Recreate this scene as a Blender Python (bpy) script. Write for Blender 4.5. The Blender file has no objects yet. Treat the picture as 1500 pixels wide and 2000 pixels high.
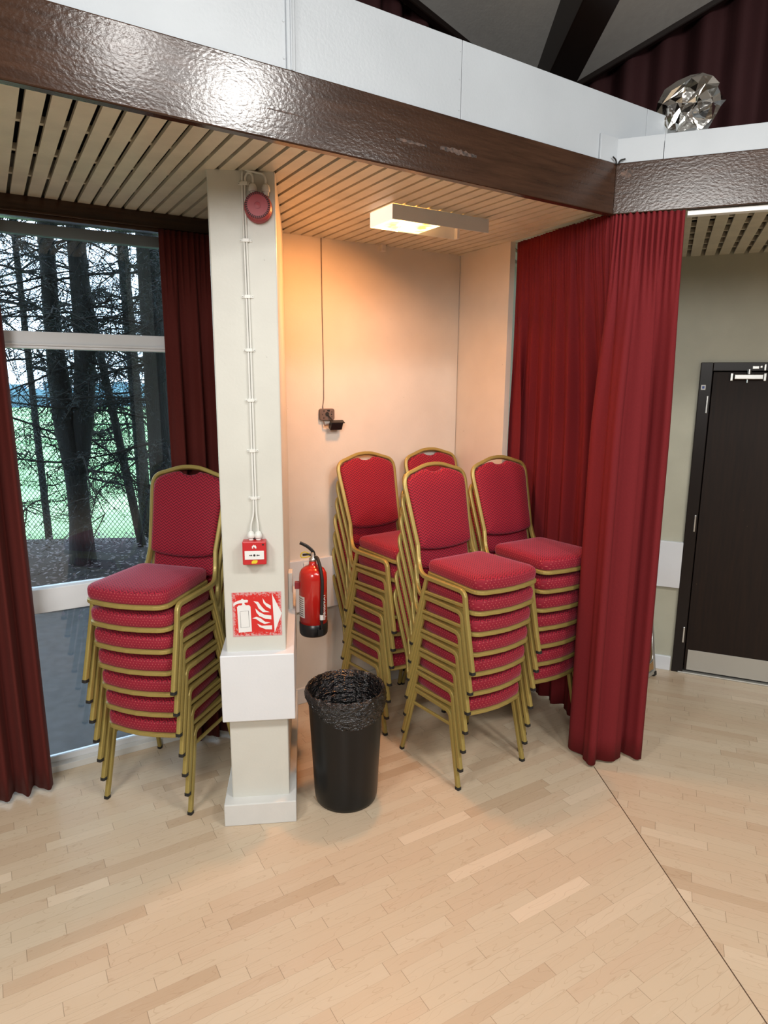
import bpy, math, random
from mathutils import Vector, Matrix
random.seed(7)
R = math.radians
S = bpy.context.scene
COL = S.collection

# ------------------------------------------------------------------ camera
H = 1.94
rt = Vector((0.99997693, 0.00679206, 0.0)); fw = Vector((0.00132152, -0.19456378, 0.98088898)); dn = Vector((-0.00666226, 0.98086635, 0.19456827))
# image axes expressed in (right, forward, -down) world coordinates
def world_dir(c):            # camera-space (x right, y down, z forward) -> world
    return Vector((rt.dot(c), fw.dot(c), -dn.dot(c)))
cx_ = world_dir(Vector((1, 0, 0))); cy_ = world_dir(Vector((0, -1, 0))); cz_ = world_dir(Vector((0, 0, -1)))
cam_data = bpy.data.cameras.new('camera'); cam = bpy.data.objects.new('camera', cam_data); COL.objects.link(cam)
mw = Matrix((cx_, cy_, cz_)).transposed().to_4x4(); mw.translation = Vector((0, 0, H)); cam.matrix_world = mw
cam_data.sensor_fit = 'VERTICAL'; cam_data.sensor_height = 36.0; cam_data.sensor_width = 27.0
cam_data.lens = 1285.0 / 2000.0 * 36.0; cam_data.clip_end = 300; cam_data.clip_start = 0.02
S.camera = cam
# ------------------------------------------------------------------ world and exposure
S.view_settings.view_transform = 'Standard'; S.view_settings.look = 'None'
S.view_settings.gamma = 1.0; S.view_settings.exposure = -0.17; S.view_settings.use_curve_mapping = False
wd = bpy.data.worlds.new('overcast_sky'); S.world = wd; wd.use_nodes = True
wn = wd.node_tree.nodes; wn['Background'].inputs[0].default_value = (0.62, 0.80, 1.0, 1); wn['Background'].inputs[1].default_value = 5.6
# ------------------------------------------------------------------ hall lamps
def area(name, loc, size, power, color, tgt=None, sy=None):
    l = bpy.data.lights.new(name, 'AREA'); l.energy = power; l.color = color; l.size = size; l.shape = 'DISK'
    if sy: l.shape = 'RECTANGLE'; l.size_y = sy
    o = bpy.data.objects.new(name, l); COL.objects.link(o); o.location = loc
    if tgt is not None:
        o.rotation_euler = (Vector(tgt) - Vector(loc)).to_track_quat('-Z', 'Y').to_euler()
    return o
HALL = (1.0, 0.985, 0.95)
area('hall_lamp', (-1.7, 0.2, 3.5), 0.8, 66, HALL, (-1.2, 1.6, 0.0))
area('hall_lamp', (2.15, 0.32, 3.95), 0.42, 62, HALL, (0.5, 2.0, 0.2))
area('hall_lamp', (1.35, 0.08, 4.0), 0.30, 22, HALL, (0.2, 2.0, 0.2))
area('hall_lamp', (-0.4, -2.6, 3.4), 1.6, 160, HALL, (0, 1.6, 0.9))
area('hall_lamp', (3.0, 0.6, 3.3), 0.9, 46, HALL, (2.6, 2.2, 0.0))

# ------------------------------------------------------------------ materials
def mat(name, base=(0.8, 0.8, 0.8), rough=0.5, metal=0.0, spec=0.5, emis=None, estr=0.0, coat=0.0):
    m = bpy.data.materials.new(name); m.use_nodes = True
    b = m.node_tree.nodes['Principled BSDF']
    b.inputs['Base Color'].default_value = (*base, 1); b.inputs['Roughness'].default_value = rough
    b.inputs['Metallic'].default_value = metal; b.inputs['Specular IOR Level'].default_value = spec
    b.inputs['Coat Weight'].default_value = coat
    if emis: b.inputs['Emission Color'].default_value = (*emis, 1); b.inputs['Emission Strength'].default_value = estr
    return m
class NT:
    def __init__(s, m): s.m = m; s.t = m.node_tree; s.b = s.t.nodes['Principled BSDF']
    def n(s, typ, **kw):
        x = s.t.nodes.new(typ)
        for k, v in kw.items():
            if k in x.inputs.keys(): x.inputs[k].default_value = v
            else: setattr(x, k, v)
        return x
    def l(s, a, b): s.t.links.new(a, b)
    def math(s, op, a, b=None, c=None):
        x = s.t.nodes.new('ShaderNodeMath'); x.operation = op
        for i, v in enumerate((a, b, c)):
            if v is None: continue
            if isinstance(v, (int, float)): x.inputs[i].default_value = v
            else: s.l(v, x.inputs[i])
        return x.outputs[0]
    def mix(s, f, a, b):
        x = s.t.nodes.new('ShaderNodeMix'); x.data_type = 'RGBA'
        for i, v in ((0, f), (6, a), (7, b)):
            if isinstance(v, (int, float)): x.inputs[i].default_value = v
            elif isinstance(v, tuple): x.inputs[i].default_value = (*v, 1)
            else: s.l(v, x.inputs[i])
        return x.outputs[2]
    def ramp(s, f, stops):
        x = s.t.nodes.new('ShaderNodeValToRGB'); r = x.color_ramp
        while len(r.elements) < len(stops): r.elements.new(0.5)
        for e, (p, c) in zip(r.elements, stops): e.position = p; e.color = (*c, 1) if len(c) == 3 else c
        s.l(f, x.inputs[0]); return x.outputs[0]
    def coord(s, scale=(1, 1, 1), rot=(0, 0, 0)):
        tc = s.n('ShaderNodeTexCoord'); mp = s.n('ShaderNodeMapping')
        mp.inputs['Scale'].default_value = scale; mp.inputs['Rotation'].default_value = rot
        s.l(tc.outputs['Object'], mp.inputs[0]); return mp.outputs[0]
    def noise(s, vec, scale, detail=3, rough=0.5):
        x = s.n('ShaderNodeTexNoise'); x.inputs['Scale'].default_value = scale; x.inputs['Detail'].default_value = detail; x.inputs['Roughness'].default_value = rough
        s.l(vec, x.inputs['Vector']); return x.outputs[0]
    def bump(s, h, strength=0.2, dist=0.002):
        x = s.n('ShaderNodeBump'); x.inputs['Strength'].default_value = strength; x.inputs['Distance'].default_value = dist
        s.l(h, x.inputs['Height']); s.l(x.outputs[0], s.b.inputs['Normal'])
G3 = lambda v: (v, v, v)

def paint(name, col, rough=0.45, var=0.06, scuff=0.0, bumps=0.25, scale=6):
    m = mat(name, col, rough); t = NT(m); v = t.coord()
    n1 = t.noise(v, scale, 4); f = t.ramp(n1, [(0.3, G3(0)), (0.7, G3(1))])
    c2 = tuple(max(0, c * (1 - var * 2)) for c in col)
    c = t.mix(f, col, c2)
    if scuff:
        n2 = t.noise(v, 38, 5, 0.7); g = t.ramp(n2, [(0.70, G3(0)), (0.74, G3(1))])
        c = t.mix(t.math('MULTIPLY', g, scuff), c, (0.10, 0.08, 0.06))
    t.l(c, t.b.inputs['Base Color']); t.bump(t.noise(v, 90, 3), bumps, 0.0015)
    return m
M = {}
M['cream'] = paint('cream_wall_paint', (0.61, 0.605, 0.55), 0.4, 0.03, 0.5)
M['alcove'] = paint('warm_cream_wall_paint', (0.68, 0.63, 0.56), 0.5, 0.03, 0.5)
M['shaded_wall'] = paint('cream_wall_paint_shaded', (0.47, 0.455, 0.355), 0.5, 0.05, 0.4)  # cream paint with the shade of the low right bay mixed in
M['hall'] = paint('brown_hall_panelling', (0.22, 0.17, 0.13), 0.6, 0.05)
M['white'] = paint('white_gloss_paint', (0.70, 0.715, 0.74), 0.35, 0.02, 0.15)
M['scuffed'] = paint('chipped_white_paint', (0.66, 0.66, 0.64), 0.4, 0.05, 0.9)
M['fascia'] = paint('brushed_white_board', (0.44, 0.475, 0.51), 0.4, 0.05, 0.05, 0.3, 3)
M['slat'] = paint('cream_slat_paint', (0.67, 0.61, 0.48), 0.45, 0.08, 0.2, 0.3, 9)
M['roof'] = paint('grey_roof_lining', (0.34, 0.33, 0.315), 0.8, 0.04, 0, 0.4, 30)
M['black'] = mat('matt_black', (0.004, 0.004, 0.004), 0.9)
M['plastic_white'] = mat('white_plastic', (0.72, 0.72, 0.68), 0.35)
M['track'] = mat('white_track', (0.85, 0.87, 0.88), 0.3)
# dark varnished beam
m = mat('dark_brown_gloss_wood', (0.05, 0.02, 0.012), 0.3); t = NT(m); v = t.coord((1, 1, 1))
tc = t.coord((0.6, 0.6, 9)); g = t.noise(tc, 6, 6, 0.65)
c = t.mix(t.ramp(g, [(0.3, G3(0)), (0.75, G3(1))]), (0.026, 0.012, 0.007), (0.058, 0.027, 0.015))
t.l(c, t.b.inputs['Base Color']); t.b.inputs['Roughness'].default_value = 0.19; t.b.inputs['Specular IOR Level'].default_value = 0.42
t.bump(t.noise(t.coord((1, 1, 1.6)), 75, 3, 0.5), 0.22, 0.0025); M['beam'] = m
m = mat('dark_door_wood', (0.03, 0.015, 0.01), 0.55, spec=0.25); t = NT(m)
g = t.noise(t.coord((12, 12, 0.7)), 5, 5); c = t.mix(g, (0.006, 0.004, 0.004), (0.024, 0.012, 0.007))
n2 = t.noise(t.coord((1, 1, 1)), 30, 3, 0.6); sc = t.ramp(n2, [(0.745, G3(0)), (0.76, G3(1))])
t.l(t.mix(sc, c, (0.16, 0.11, 0.07)), t.b.inputs['Base Color']); M['door'] = m
M['frame_dark'] = mat('dark_frame_paint', (0.009, 0.005, 0.004), 0.35, spec=0.3)
# floor boards
def boards(name, az, w=0.056, L=0.85):
    m = mat(name, (0.6, 0.45, 0.3), 0.3, spec=0.4); t = NT(m)
    v = t.coord((1, 1, 1), (0, 0, R(az - 90)))     # local x runs along the boards
    sp = t.n('ShaderNodeSeparateXYZ'); t.l(v, sp.inputs[0]); x, y = sp.outputs[0], sp.outputs[1]
    yr = t.math('DIVIDE', y, w); row = t.math('FLOOR', yr); fy = t.math('FRACT', yr)
    wn1 = t.n('ShaderNodeTexWhiteNoise'); wn1.noise_dimensions = '1D'; t.l(row, wn1.inputs['W'])
    xs = t.math('ADD', t.math('DIVIDE', x, L), t.math('MULTIPLY', wn1.outputs[0], 7.3)); xi = t.math('FLOOR', xs); fx = t.math('FRACT', xs)
    cb = t.n('ShaderNodeCombineXYZ'); t.l(row, cb.inputs[0]); t.l(xi, cb.inputs[1])
    wn2 = t.n('ShaderNodeTexWhiteNoise'); wn2.noise_dimensions = '2D'; t.l(cb.outputs[0], wn2.inputs['Vector'])
    rnd = wn2.outputs[0]
    # split some boards again so that lengths differ
    cut = t.math('ADD', t.math('MULTIPLY', rnd, 0.5), 0.25)
    side = t.math('GREATER_THAN', fx, cut)
    wn3 = t.n('ShaderNodeTexWhiteNoise'); wn3.noise_dimensions = '3D'; cb2 = t.n('ShaderNodeCombineXYZ')
    t.l(row, cb2.inputs[0]); t.l(xi, cb2.inputs[1]); t.l(side, cb2.inputs[2]); t.l(cb2.outputs[0], wn3.inputs['Vector']); r3 = wn3.outputs[0]
    base = t.ramp(r3, [(0.0, (0.47, 0.345, 0.23)), (0.10, (0.56, 0.43, 0.305)), (0.5, (0.57, 0.455, 0.325)), (0.88, (0.59, 0.48, 0.35)), (1.0, (0.67, 0.54, 0.40))])
    # grain, shifted per board
    sh = t.n('ShaderNodeVectorMath', operation='ADD'); t.l(v, sh.inputs[0]); cb3 = t.n('ShaderNodeCombineXYZ')
    t.l(t.math('MULTIPLY', r3, 31.0), cb3.inputs[0]); t.l(t.math('MULTIPLY', r3, 17.0), cb3.inputs[1]); t.l(cb3.outputs[0], sh.inputs[1])
    ms = t.n('ShaderNodeMapping'); ms.inputs['Scale'].default_value = (2.2, 22, 1); t.l(sh.outputs[0], ms.inputs[0])
    g1 = t.noise(ms.outputs[0], 2.2, 5, 0.62)
    ms2 = t.n('ShaderNodeMapping'); ms2.inputs['Scale'].default_value = (3.0, 13, 1); t.l(sh.outputs[0], ms2.inputs[0])
    nd = t.noise(ms2.outputs[0], 1.0, 2, 0.5)
    rings = t.math('ABSOLUTE', t.math('SUBTRACT', t.math('FRACT', t.math('MULTIPLY', nd, 9.0)), 0.5))
    lines = t.ramp(rings, [(0.0, G3(1)), (0.045, G3(0))])
    c = t.mix(t.math('MULTIPLY', lines, 0.30), base, (0.30, 0.18, 0.10))
    c = t.mix(t.ramp(g1, [(0.35, G3(0.0)), (0.62, G3(0.0)), (0.8, G3(0.45))]), c, (0.33, 0.20, 0.11))
    c = t.mix(t.ramp(g1, [(0.2, G3(0.35)), (0.42, G3(0.0))]), c, (0.66, 0.54, 0.42))
    gy = t.math('LESS_THAN', t.math('MINIMUM', fy, t.math('SUBTRACT', 1.0, fy)), 0.011)
    ex = t.math('MINIMUM', t.math('MINIMUM', fx, t.math('SUBTRACT', 1.0, fx)), t.math('ABSOLUTE', t.math('SUBTRACT', fx, cut)))
    gx = t.math('LESS_THAN', ex, 0.0011)
    j = t.math('MAXIMUM', t.math('MULTIPLY', gy, t.math('ADD', t.math('MULTIPLY', wn1.outputs[0], 0.35), 0.12)), t.math('MULTIPLY', gx, 0.55))
    c = t.mix(j, c, (0.10, 0.06, 0.03))
    t.l(c, t.b.inputs['Base Color'])
    t.l(t.math('ADD', t.math('MULTIPLY', g1, 0.18), 0.23), t.b.inputs['Roughness'])
    t.bump(t.math('SUBTRACT', g1, j), 0.08, 0.001)
    return m
M['boards_left'] = boards('maple_boards', 59.0); M['boards_right'] = boards('maple_boards_across', 113.0)
# curtain cloth
def cloth(name, col, rough=0.85, sheen=0.3):
    m = mat(name, col, rough, spec=0.2); t = NT(m); t.b.inputs['Sheen Weight'].default_value = sheen; t.b.inputs['Sheen Tint'].default_value = (1, 0.5, 0.45, 1)
    v = t.coord(); n = t.noise(v, 160, 2); c2 = tuple(c * 0.75 for c in col)
    t.l(t.mix(n, c2, col), t.b.inputs['Base Color']); t.bump(n, 0.15, 0.001); return m
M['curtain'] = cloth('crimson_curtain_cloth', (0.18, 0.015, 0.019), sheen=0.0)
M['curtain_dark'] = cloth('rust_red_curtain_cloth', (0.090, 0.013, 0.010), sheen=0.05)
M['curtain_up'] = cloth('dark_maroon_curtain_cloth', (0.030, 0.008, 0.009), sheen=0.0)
M['lining'] = mat('curtain_lining', (0.6, 0.56, 0.47), 0.8)
# chair fabrics
def fabric(name, zig):
    m = mat(name, (0.36, 0.012, 0.03), 0.7, spec=0.25); t = NT(m); t.b.inputs['Sheen Weight'].default_value = 0.25; t.b.inputs['Sheen Tint'].default_value = (1, 0.45, 0.6, 1)
    v = t.coord(); sp = t.n('ShaderNodeSeparateXYZ'); t.l(v, sp.inputs[0]); x, y, z = sp.outputs
    a, b2 = (x, z) if zig == 'back' else (x, y)
    if zig in ('back', 'top'):
        tri = t.math('ABSOLUTE', t.math('SUBTRACT', t.math('FRACT', t.math('MULTIPLY', a, 34.0)), 0.5))
        f = t.math('FRACT', t.math('ADD', t.math('MULTIPLY', b2, 70.0), t.math('MULTIPLY', tri, 2.0)))
        f = t.ramp(f, [(0.30, G3(0)), (0.42, G3(1)), (0.85, G3(1)), (0.97, G3(0))])
        c = t.mix(f, (0.13, 0.005, 0.014), (0.34, 0.012, 0.031))
        t.bump(f, 0.4, 0.0012)
    else:
        u_ = t.math('ADD', x, y); zz = t.math('MULTIPLY', z, 88.0); r_ = t.math('FLOOR', zz)
        fu = t.math('FRACT', t.math('ADD', t.math('MULTIPLY', u_, 62.0), t.math('MULTIPLY', r_, 0.5))); fz = t.math('FRACT', zz)
        a1 = t.math('ABSOLUTE', t.math('SUBTRACT', fu, 0.5)); a2 = t.math('ABSOLUTE', t.math('SUBTRACT', fz, 0.5))
        f = t.math('LESS_THAN', t.math('ADD', t.math('MULTIPLY', a1, 1.3), a2), 0.2)
        base = t.mix(t.noise(v, 250, 2), (0.15, 0.005, 0.016), (0.33, 0.012, 0.031))
        c = t.mix(t.math('MULTIPLY', f, 0.5), base, (0.70, 0.20, 0.16))
        t.bump(t.noise(v, 300, 2), 0.3, 0.001)
    t.l(c, t.b.inputs['Base Color']); return m
M['fab_side'] = fabric('red_dotted_fabric', 'side'); M['fab_back'] = fabric('red_zigzag_fabric', 'back'); M['fab_top'] = fabric('red_ribbed_fabric', 'top')
m = mat('gold_painted_steel', (0.36, 0.245, 0.06), 0.40, 0.35); t = NT(m)
t.l(t.mix(t.noise(t.coord(), 400, 2), (0.31, 0.235, 0.065), (0.44, 0.345, 0.11)), t.b.inputs['Base Color']); M['gold'] = m
M['rubber'] = mat('black_rubber', (0.012, 0.012, 0.012), 0.6)
M['red_gloss'] = mat('red_enamel', (0.50, 0.016, 0.012), 0.22, coat=0.5)
M['red_plastic'] = mat('red_plastic', (0.50, 0.02, 0.025), 0.35)
M['sounder_red'] = mat('faded_red_plastic', (0.36, 0.035, 0.05), 0.45)
M['sounder_dark'] = mat('dark_red_recess', (0.05, 0.006, 0.008), 0.6)
M['black_gloss'] = mat('black_plastic', (0.010, 0.010, 0.011), 0.3)
m = mat('black_bin_plastic', (0.008, 0.008, 0.008), 0.3, spec=0.3); M['bin'] = m
m = mat('black_bag_film', (0.007, 0.007, 0.008), 0.17, spec=0.7); t = NT(m)
vm = t.coord((1, 1, 2.4), (0, R(25), 0)); t.bump(t.noise(vm, 26, 3, 0.6), 1.0, 0.03); M['bag'] = m
M['chrome'] = mat('brushed_metal', (0.55, 0.55, 0.53), 0.3, 0.9)
M['alu'] = mat('satin_aluminium', (0.50, 0.49, 0.45), 0.42, 0.6)
M['label_white'] = mat('white_label', (0.75, 0.75, 0.74), 0.5)
M['yellow'] = mat('yellow_label', (0.72, 0.55, 0.03), 0.5)
M['ink'] = mat('black_ink', (0.01, 0.01, 0.01), 0.6)
M['blue_ink'] = mat('blue_ink', (0.06, 0.10, 0.32), 0.5)
M['tan_wood'] = mat('tan_table_top', (0.34, 0.19, 0.075), 0.5)
M['rust'] = paint('rusty_steel_plate', (0.22, 0.16, 0.14), 0.6, 0.3, 1.0)
m = mat('glowing_diffuser', (0.9, 0.7, 0.3), 0.4); t = NT(m)
n = t.noise(t.coord(), 14, 2); c = t.ramp(n, [(0.36, (1, 0.42, 0.05)), (0.55, (1.0, 0.78, 0.35))])
t.l(c, t.b.inputs['Emission Color']); t.b.inputs['Emission Strength'].default_value = 4.5; M['diffuser'] = m
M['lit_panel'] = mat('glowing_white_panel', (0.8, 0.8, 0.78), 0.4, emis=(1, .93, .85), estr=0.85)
# foil
m = mat('silver_foil', (0.86, 0.85, 0.82), 0.10, 1.0); t = NT(m); t.bump(t.noise(t.coord(), 22, 2), 0.22, 0.01); M['foil'] = m
# window glass: thin, clear, with a mirror reflection that grows with angle
m = bpy.data.materials.new('window_glass'); m.use_nodes = True; nt = m.node_tree; nt.nodes.clear()
o_ = nt.nodes.new('ShaderNodeOutputMaterial'); mx = nt.nodes.new('ShaderNodeMixShader'); tr = nt.nodes.new('ShaderNodeBsdfTransparent'); gl = nt.nodes.new('ShaderNodeBsdfGlossy'); fr = nt.nodes.new('ShaderNodeFresnel')
fr.inputs['IOR'].default_value = 1.55; gl.inputs['Roughness'].default_value = 0.0; tr.inputs[0].default_value = (0.93, 0.95, 0.95, 1)
nt.links.new(fr.outputs[0], mx.inputs[0]); nt.links.new(tr.outputs[0], mx.inputs[1]); nt.links.new(gl.outputs[0], mx.inputs[2]); nt.links.new(mx.outputs[0], o_.inputs[0]); M['glass'] = m
# outdoors
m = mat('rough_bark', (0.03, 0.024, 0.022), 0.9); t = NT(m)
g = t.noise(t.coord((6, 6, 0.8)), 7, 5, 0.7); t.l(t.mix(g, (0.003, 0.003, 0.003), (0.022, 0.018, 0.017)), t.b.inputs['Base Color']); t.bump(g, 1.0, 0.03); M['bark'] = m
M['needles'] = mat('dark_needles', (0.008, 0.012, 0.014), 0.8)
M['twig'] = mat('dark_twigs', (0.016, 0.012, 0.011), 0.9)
m = mat('mown_grass', (0.2, 0.4, 0.1), 0.9); t = NT(m)
n = t.noise(t.coord(), 0.35, 4); t.l(t.mix(t.ramp(n, [(0.35, G3(0)), (0.65, G3(1))]), (0.20, 0.46, 0.16), (0.42, 0.62, 0.30)), t.b.inputs['Base Color']); M['grass'] = m
M['soil'] = paint('dark_leafy_soil', (0.018, 0.014, 0.014), 0.9, 0.3, 0, 1.0, 20)
M['leaf'] = mat('fallen_leaf', (0.10, 0.075, 0.08), 0.45)
M['paving'] = paint('grey_tarmac', (0.045, 0.045, 0.048), 0.7, 0.25, 0, 0.8, 14)
M['wire'] = mat('dark_fence_wire', (0.02, 0.03, 0.03), 0.6)
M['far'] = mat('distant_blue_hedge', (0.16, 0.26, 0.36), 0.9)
M['stone'] = paint('outside_reveal_paint', (0.16, 0.19, 0.21), 0.6)

# ------------------------------------------------------------------ helpers
class MB:
    def __init__(s): s.v = []; s.f = []; s.mi = []; s.cur = 0
    def add(s, vs, fs):
        o = len(s.v); s.v += [tuple(p) for p in vs]
        for f in fs: s.f.append([o + i for i in f]); s.mi.append(s.cur)
        return s
    def build(s, name, m, parent=None, loc=None, smooth=False, bevel=0, seg=2):
        me = bpy.data.meshes.new(name)
        org = Vector(loc) if loc is not None else Vector((0, 0, 0))
        me.from_pydata([Vector(p) - org for p in s.v], [], s.f)
        for mm in (m if isinstance(m, (list, tuple)) else [m]): me.materials.append(mm)
        for p, i in zip(me.polygons, s.mi): p.material_index = i; p.use_smooth = smooth
        me.validate(); me.update()
        import bmesh
        bm = bmesh.new(); bm.from_mesh(me); bmesh.ops.recalc_face_normals(bm, faces=bm.faces); bm.to_mesh(me); bm.free()
        o = bpy.data.objects.new(name, me); COL.objects.link(o); o.location = org
        if parent is not None: o.parent = parent
        if bevel:
            b = o.modifiers.new('bevel', 'BEVEL'); b.width = bevel; b.segments = seg; b.limit_method = 'ANGLE'; b.angle_limit = R(40)
        return o
    def box(s, c, sz, ax=None):
        c = Vector(c); X, Y, Z = ax if ax else (Vector((1, 0, 0)), Vector((0, 1, 0)), Vector((0, 0, 1)))
        vs = [c + X * (i * sz[0] / 2) + Y * (j * sz[1] / 2) + Z * (k * sz[2] / 2) for i in (-1, 1) for j in (-1, 1) for k in (-1, 1)]
        return s.add(vs, [(0, 1, 3, 2), (4, 6, 7, 5), (0, 4, 5, 1), (2, 3, 7, 6), (0, 2, 6, 4), (1, 5, 7, 3)])
    def slab(s, P, d, n, s0, s1, t0, t1, z0, z1):          # along d, through n, up z
        P = Vector((P[0], P[1], 0)); vs = []
        for a in (s0, s1):
            for b in (t0, t1):
                for z in (z0, z1): vs.append(P + d * a + n * b + Vector((0, 0, z)))
        return s.add(vs, [(0, 1, 3, 2), (4, 6, 7, 5), (0, 4, 5, 1), (2, 3, 7, 6), (0, 2, 6, 4), (1, 5, 7, 3)])
    def prism(s, poly, z0, z1):
        n = len(poly); vs = [(p[0], p[1], z0) for p in poly] + [(p[0], p[1], z1) for p in poly]
        return s.add(vs, [tuple(range(n))[::-1], tuple(range(n, 2 * n))] + [(i, (i + 1) % n, n + (i + 1) % n, n + i) for i in range(n)])
    def extr(s, poly, O, X, Y, N, d0, d1):                 # 2-D polygon in plane (O,X,Y), thick along N
        n = len(poly); vs = [O + X * p[0] + Y * p[1] + N * d0 for p in poly] + [O + X * p[0] + Y * p[1] + N * d1 for p in poly]
        return s.add(vs, [tuple(range(n))[::-1], tuple(range(n, 2 * n))] + [(i, (i + 1) % n, n + (i + 1) % n, n + i) for i in range(n)])
    def sweep(s, pts, prof, up, cap=True, closed=False, scale=None):
        pts = [Vector(p) for p in pts]; n = len(pts); k = len(prof); up = Vector(up); vs = []; U = up.normalized(); prevt = None
        for i, p in enumerate(pts):
            if closed: t = (pts[(i + 1) % n] - pts[i - 1]).normalized()
            else: t = ((pts[min(i + 1, n - 1)] - pts[max(i - 1, 0)])).normalized()
            U = (U - t * U.dot(t)).normalized(); V = t.cross(U)
            sc = scale[i] if scale else 1
            m_ = 1.0
            if 0 < i < n - 1 or closed:
                a = (pts[i] - pts[i - 1]).normalized(); m_ = 1 / max(0.7, abs(a.dot(t)))
            vs += [p + (U * a_ + V * b_) * sc * (m_ if not scale else 1) for a_, b_ in prof]
        fs = []
        rng = n if closed else n - 1
        for i in range(rng):
            for j in range(k):
                a = i * k + j; b = i * k + (j + 1) % k; i2 = ((i + 1) % n) * k
                fs.append((a, b, i2 + (j + 1) % k, i2 + j))
        if cap and not closed: fs += [tuple(range(k))[::-1], tuple(range((n - 1) * k, n * k))]
        return s.add(vs, fs)
    def lathe(s, prof, c, seg=32, cap0=True, cap1=True, X=Vector((1, 0, 0)), Y=Vector((0, 1, 0)), Z=Vector((0, 0, 1))):
        c = Vector(c); vs = []
        for r, z in prof:
            for j in range(seg):
                a = 2 * math.pi * j / seg; vs.append(c + X * (r * math.cos(a)) + Y * (r * math.sin(a)) + Z * z)
        fs = [(i * seg + j, i * seg + (j + 1) % seg, (i + 1) * seg + (j + 1) % seg, (i + 1) * seg + j) for i in range(len(prof) - 1) for j in range(seg)]
        if cap0: fs.append(tuple(range(seg))[::-1])
        if cap1: fs.append(tuple(range((len(prof) - 1) * seg, len(prof) * seg)))
        return s.add(vs, fs)
def circ(r, n=8): return [(r * math.cos(2 * math.pi * i / n), r * math.sin(2 * math.pi * i / n)) for i in range(n)]
def rrect(w, h, r, n=2):
    out = []
    for cx, cy, a0 in ((w / 2 - r, h / 2 - r, 0), (-w / 2 + r, h / 2 - r, 90), (-w / 2 + r, -h / 2 + r, 180), (w / 2 - r, -h / 2 + r, 270)):
        for i in range(n + 1):
            a = R(a0 + 90 * i / n); out.append((cx + r * math.cos(a), cy + r * math.sin(a)))
    return out
def fillet(pts, r, n=6):
    pts = [Vector(p) for p in pts]; out = [pts[0]]
    for i in range(1, len(pts) - 1):
        p = pts[i]; a = pts[i - 1] - p; b = pts[i + 1] - p; rr = min(r if not isinstance(r, (list, tuple)) else r[i - 1], a.length * 0.49, b.length * 0.49)
        A = p + a.normalized() * rr; B = p + b.normalized() * rr
        for k in range(n + 1):
            u = k / n; out.append(A * (1 - u) ** 2 + p * 2 * u * (1 - u) + B * u * u)
    out.append(pts[-1]); return out
def cat(pts, n=8):
    pts = [Vector(p) for p in pts]; out = []
    for i in range(len(pts) - 1):
        p0 = pts[max(i - 1, 0)]; p1 = pts[i]; p2 = pts[i + 1]; p3 = pts[min(i + 2, len(pts) - 1)]
        for k in range(n):
            u = k / n
            out.append(0.5 * ((2 * p1) + (p2 - p0) * u + (2 * p0 - 5 * p1 + 4 * p2 - p3) * u * u + (3 * p1 - p0 - 3 * p2 + p3) * u ** 3))
    out.append(pts[-1]); return out
def tag(o, label, category=None, group=None, kind=None):
    if label: o['label'] = label
    if category: o['category'] = category
    if group: o['group'] = group
    if kind: o['kind'] = kind
    return o
def thing(name, loc, label, category, rz=0, group=None):
    o = bpy.data.objects.new(name, None); COL.objects.link(o); o.location = loc; o.rotation_euler = (0, 0, rz); o.empty_display_size = 0.1
    return tag(o, label, category, group)
def put(mb, name, m, parent, **kw):       # world-space mesh parented to an empty without rotation
    o = mb.build(name, m, None, **kw); o.parent = parent; o.location = o.location - parent.location; return o
def struct(o, label=None): o['kind'] = 'structure'; return o
def az(a): return Vector((math.sin(R(a)), math.cos(R(a)), 0))
def leftn(d): return Vector((-d.y, d.x, 0))
def clip(poly, P, n):     # keep side where (p-P).n >= 0
    out = []
    for i in range(len(poly)):
        a = Vector((*poly[i], 0)); b = Vector((*poly[(i + 1) % len(poly)], 0)); da = (a - P).dot(n); db = (b - P).dot(n)
        if da >= 0: out.append((a.x, a.y))
        if (da >= 0) != (db >= 0):
            u = da / (da - db); q = a + (b - a) * u; out.append((q.x, q.y))
    return out
V3 = lambda p, z=0: Vector((p[0], p[1], z))
UP = Vector((0, 0, 1))

# ------------------------------------------------------------------ plan
C = V3((0.991, 3.073)); dB = az(56.5); nB = leftn(dB)            # corner of the two beams; left beam
d2 = az(110.5); n2 = leftn(d2)                                   # right beam
W0 = V3((-1.44, 3.12)); dW = az(59.0); nW = leftn(dW)            # window wall / alcove back wall
F0 = V3((-0.419, 2.675)); dF = az(83.0); nF = leftn(dF)          # front face of the pier (origin: right corner)
R0 = V3((2.028, 4.234)); dR = az(112.8); nR = leftn(dR)          # wall with the brown door
ZC = 2.71
BC = V3((0.436, 4.249)) + nW * .05 + dW * .065; PC = V3((0.712, 3.862)) + nW * .03
WA = W0 + nW * 0.05                 # alcove corner, free end of the partition

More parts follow.
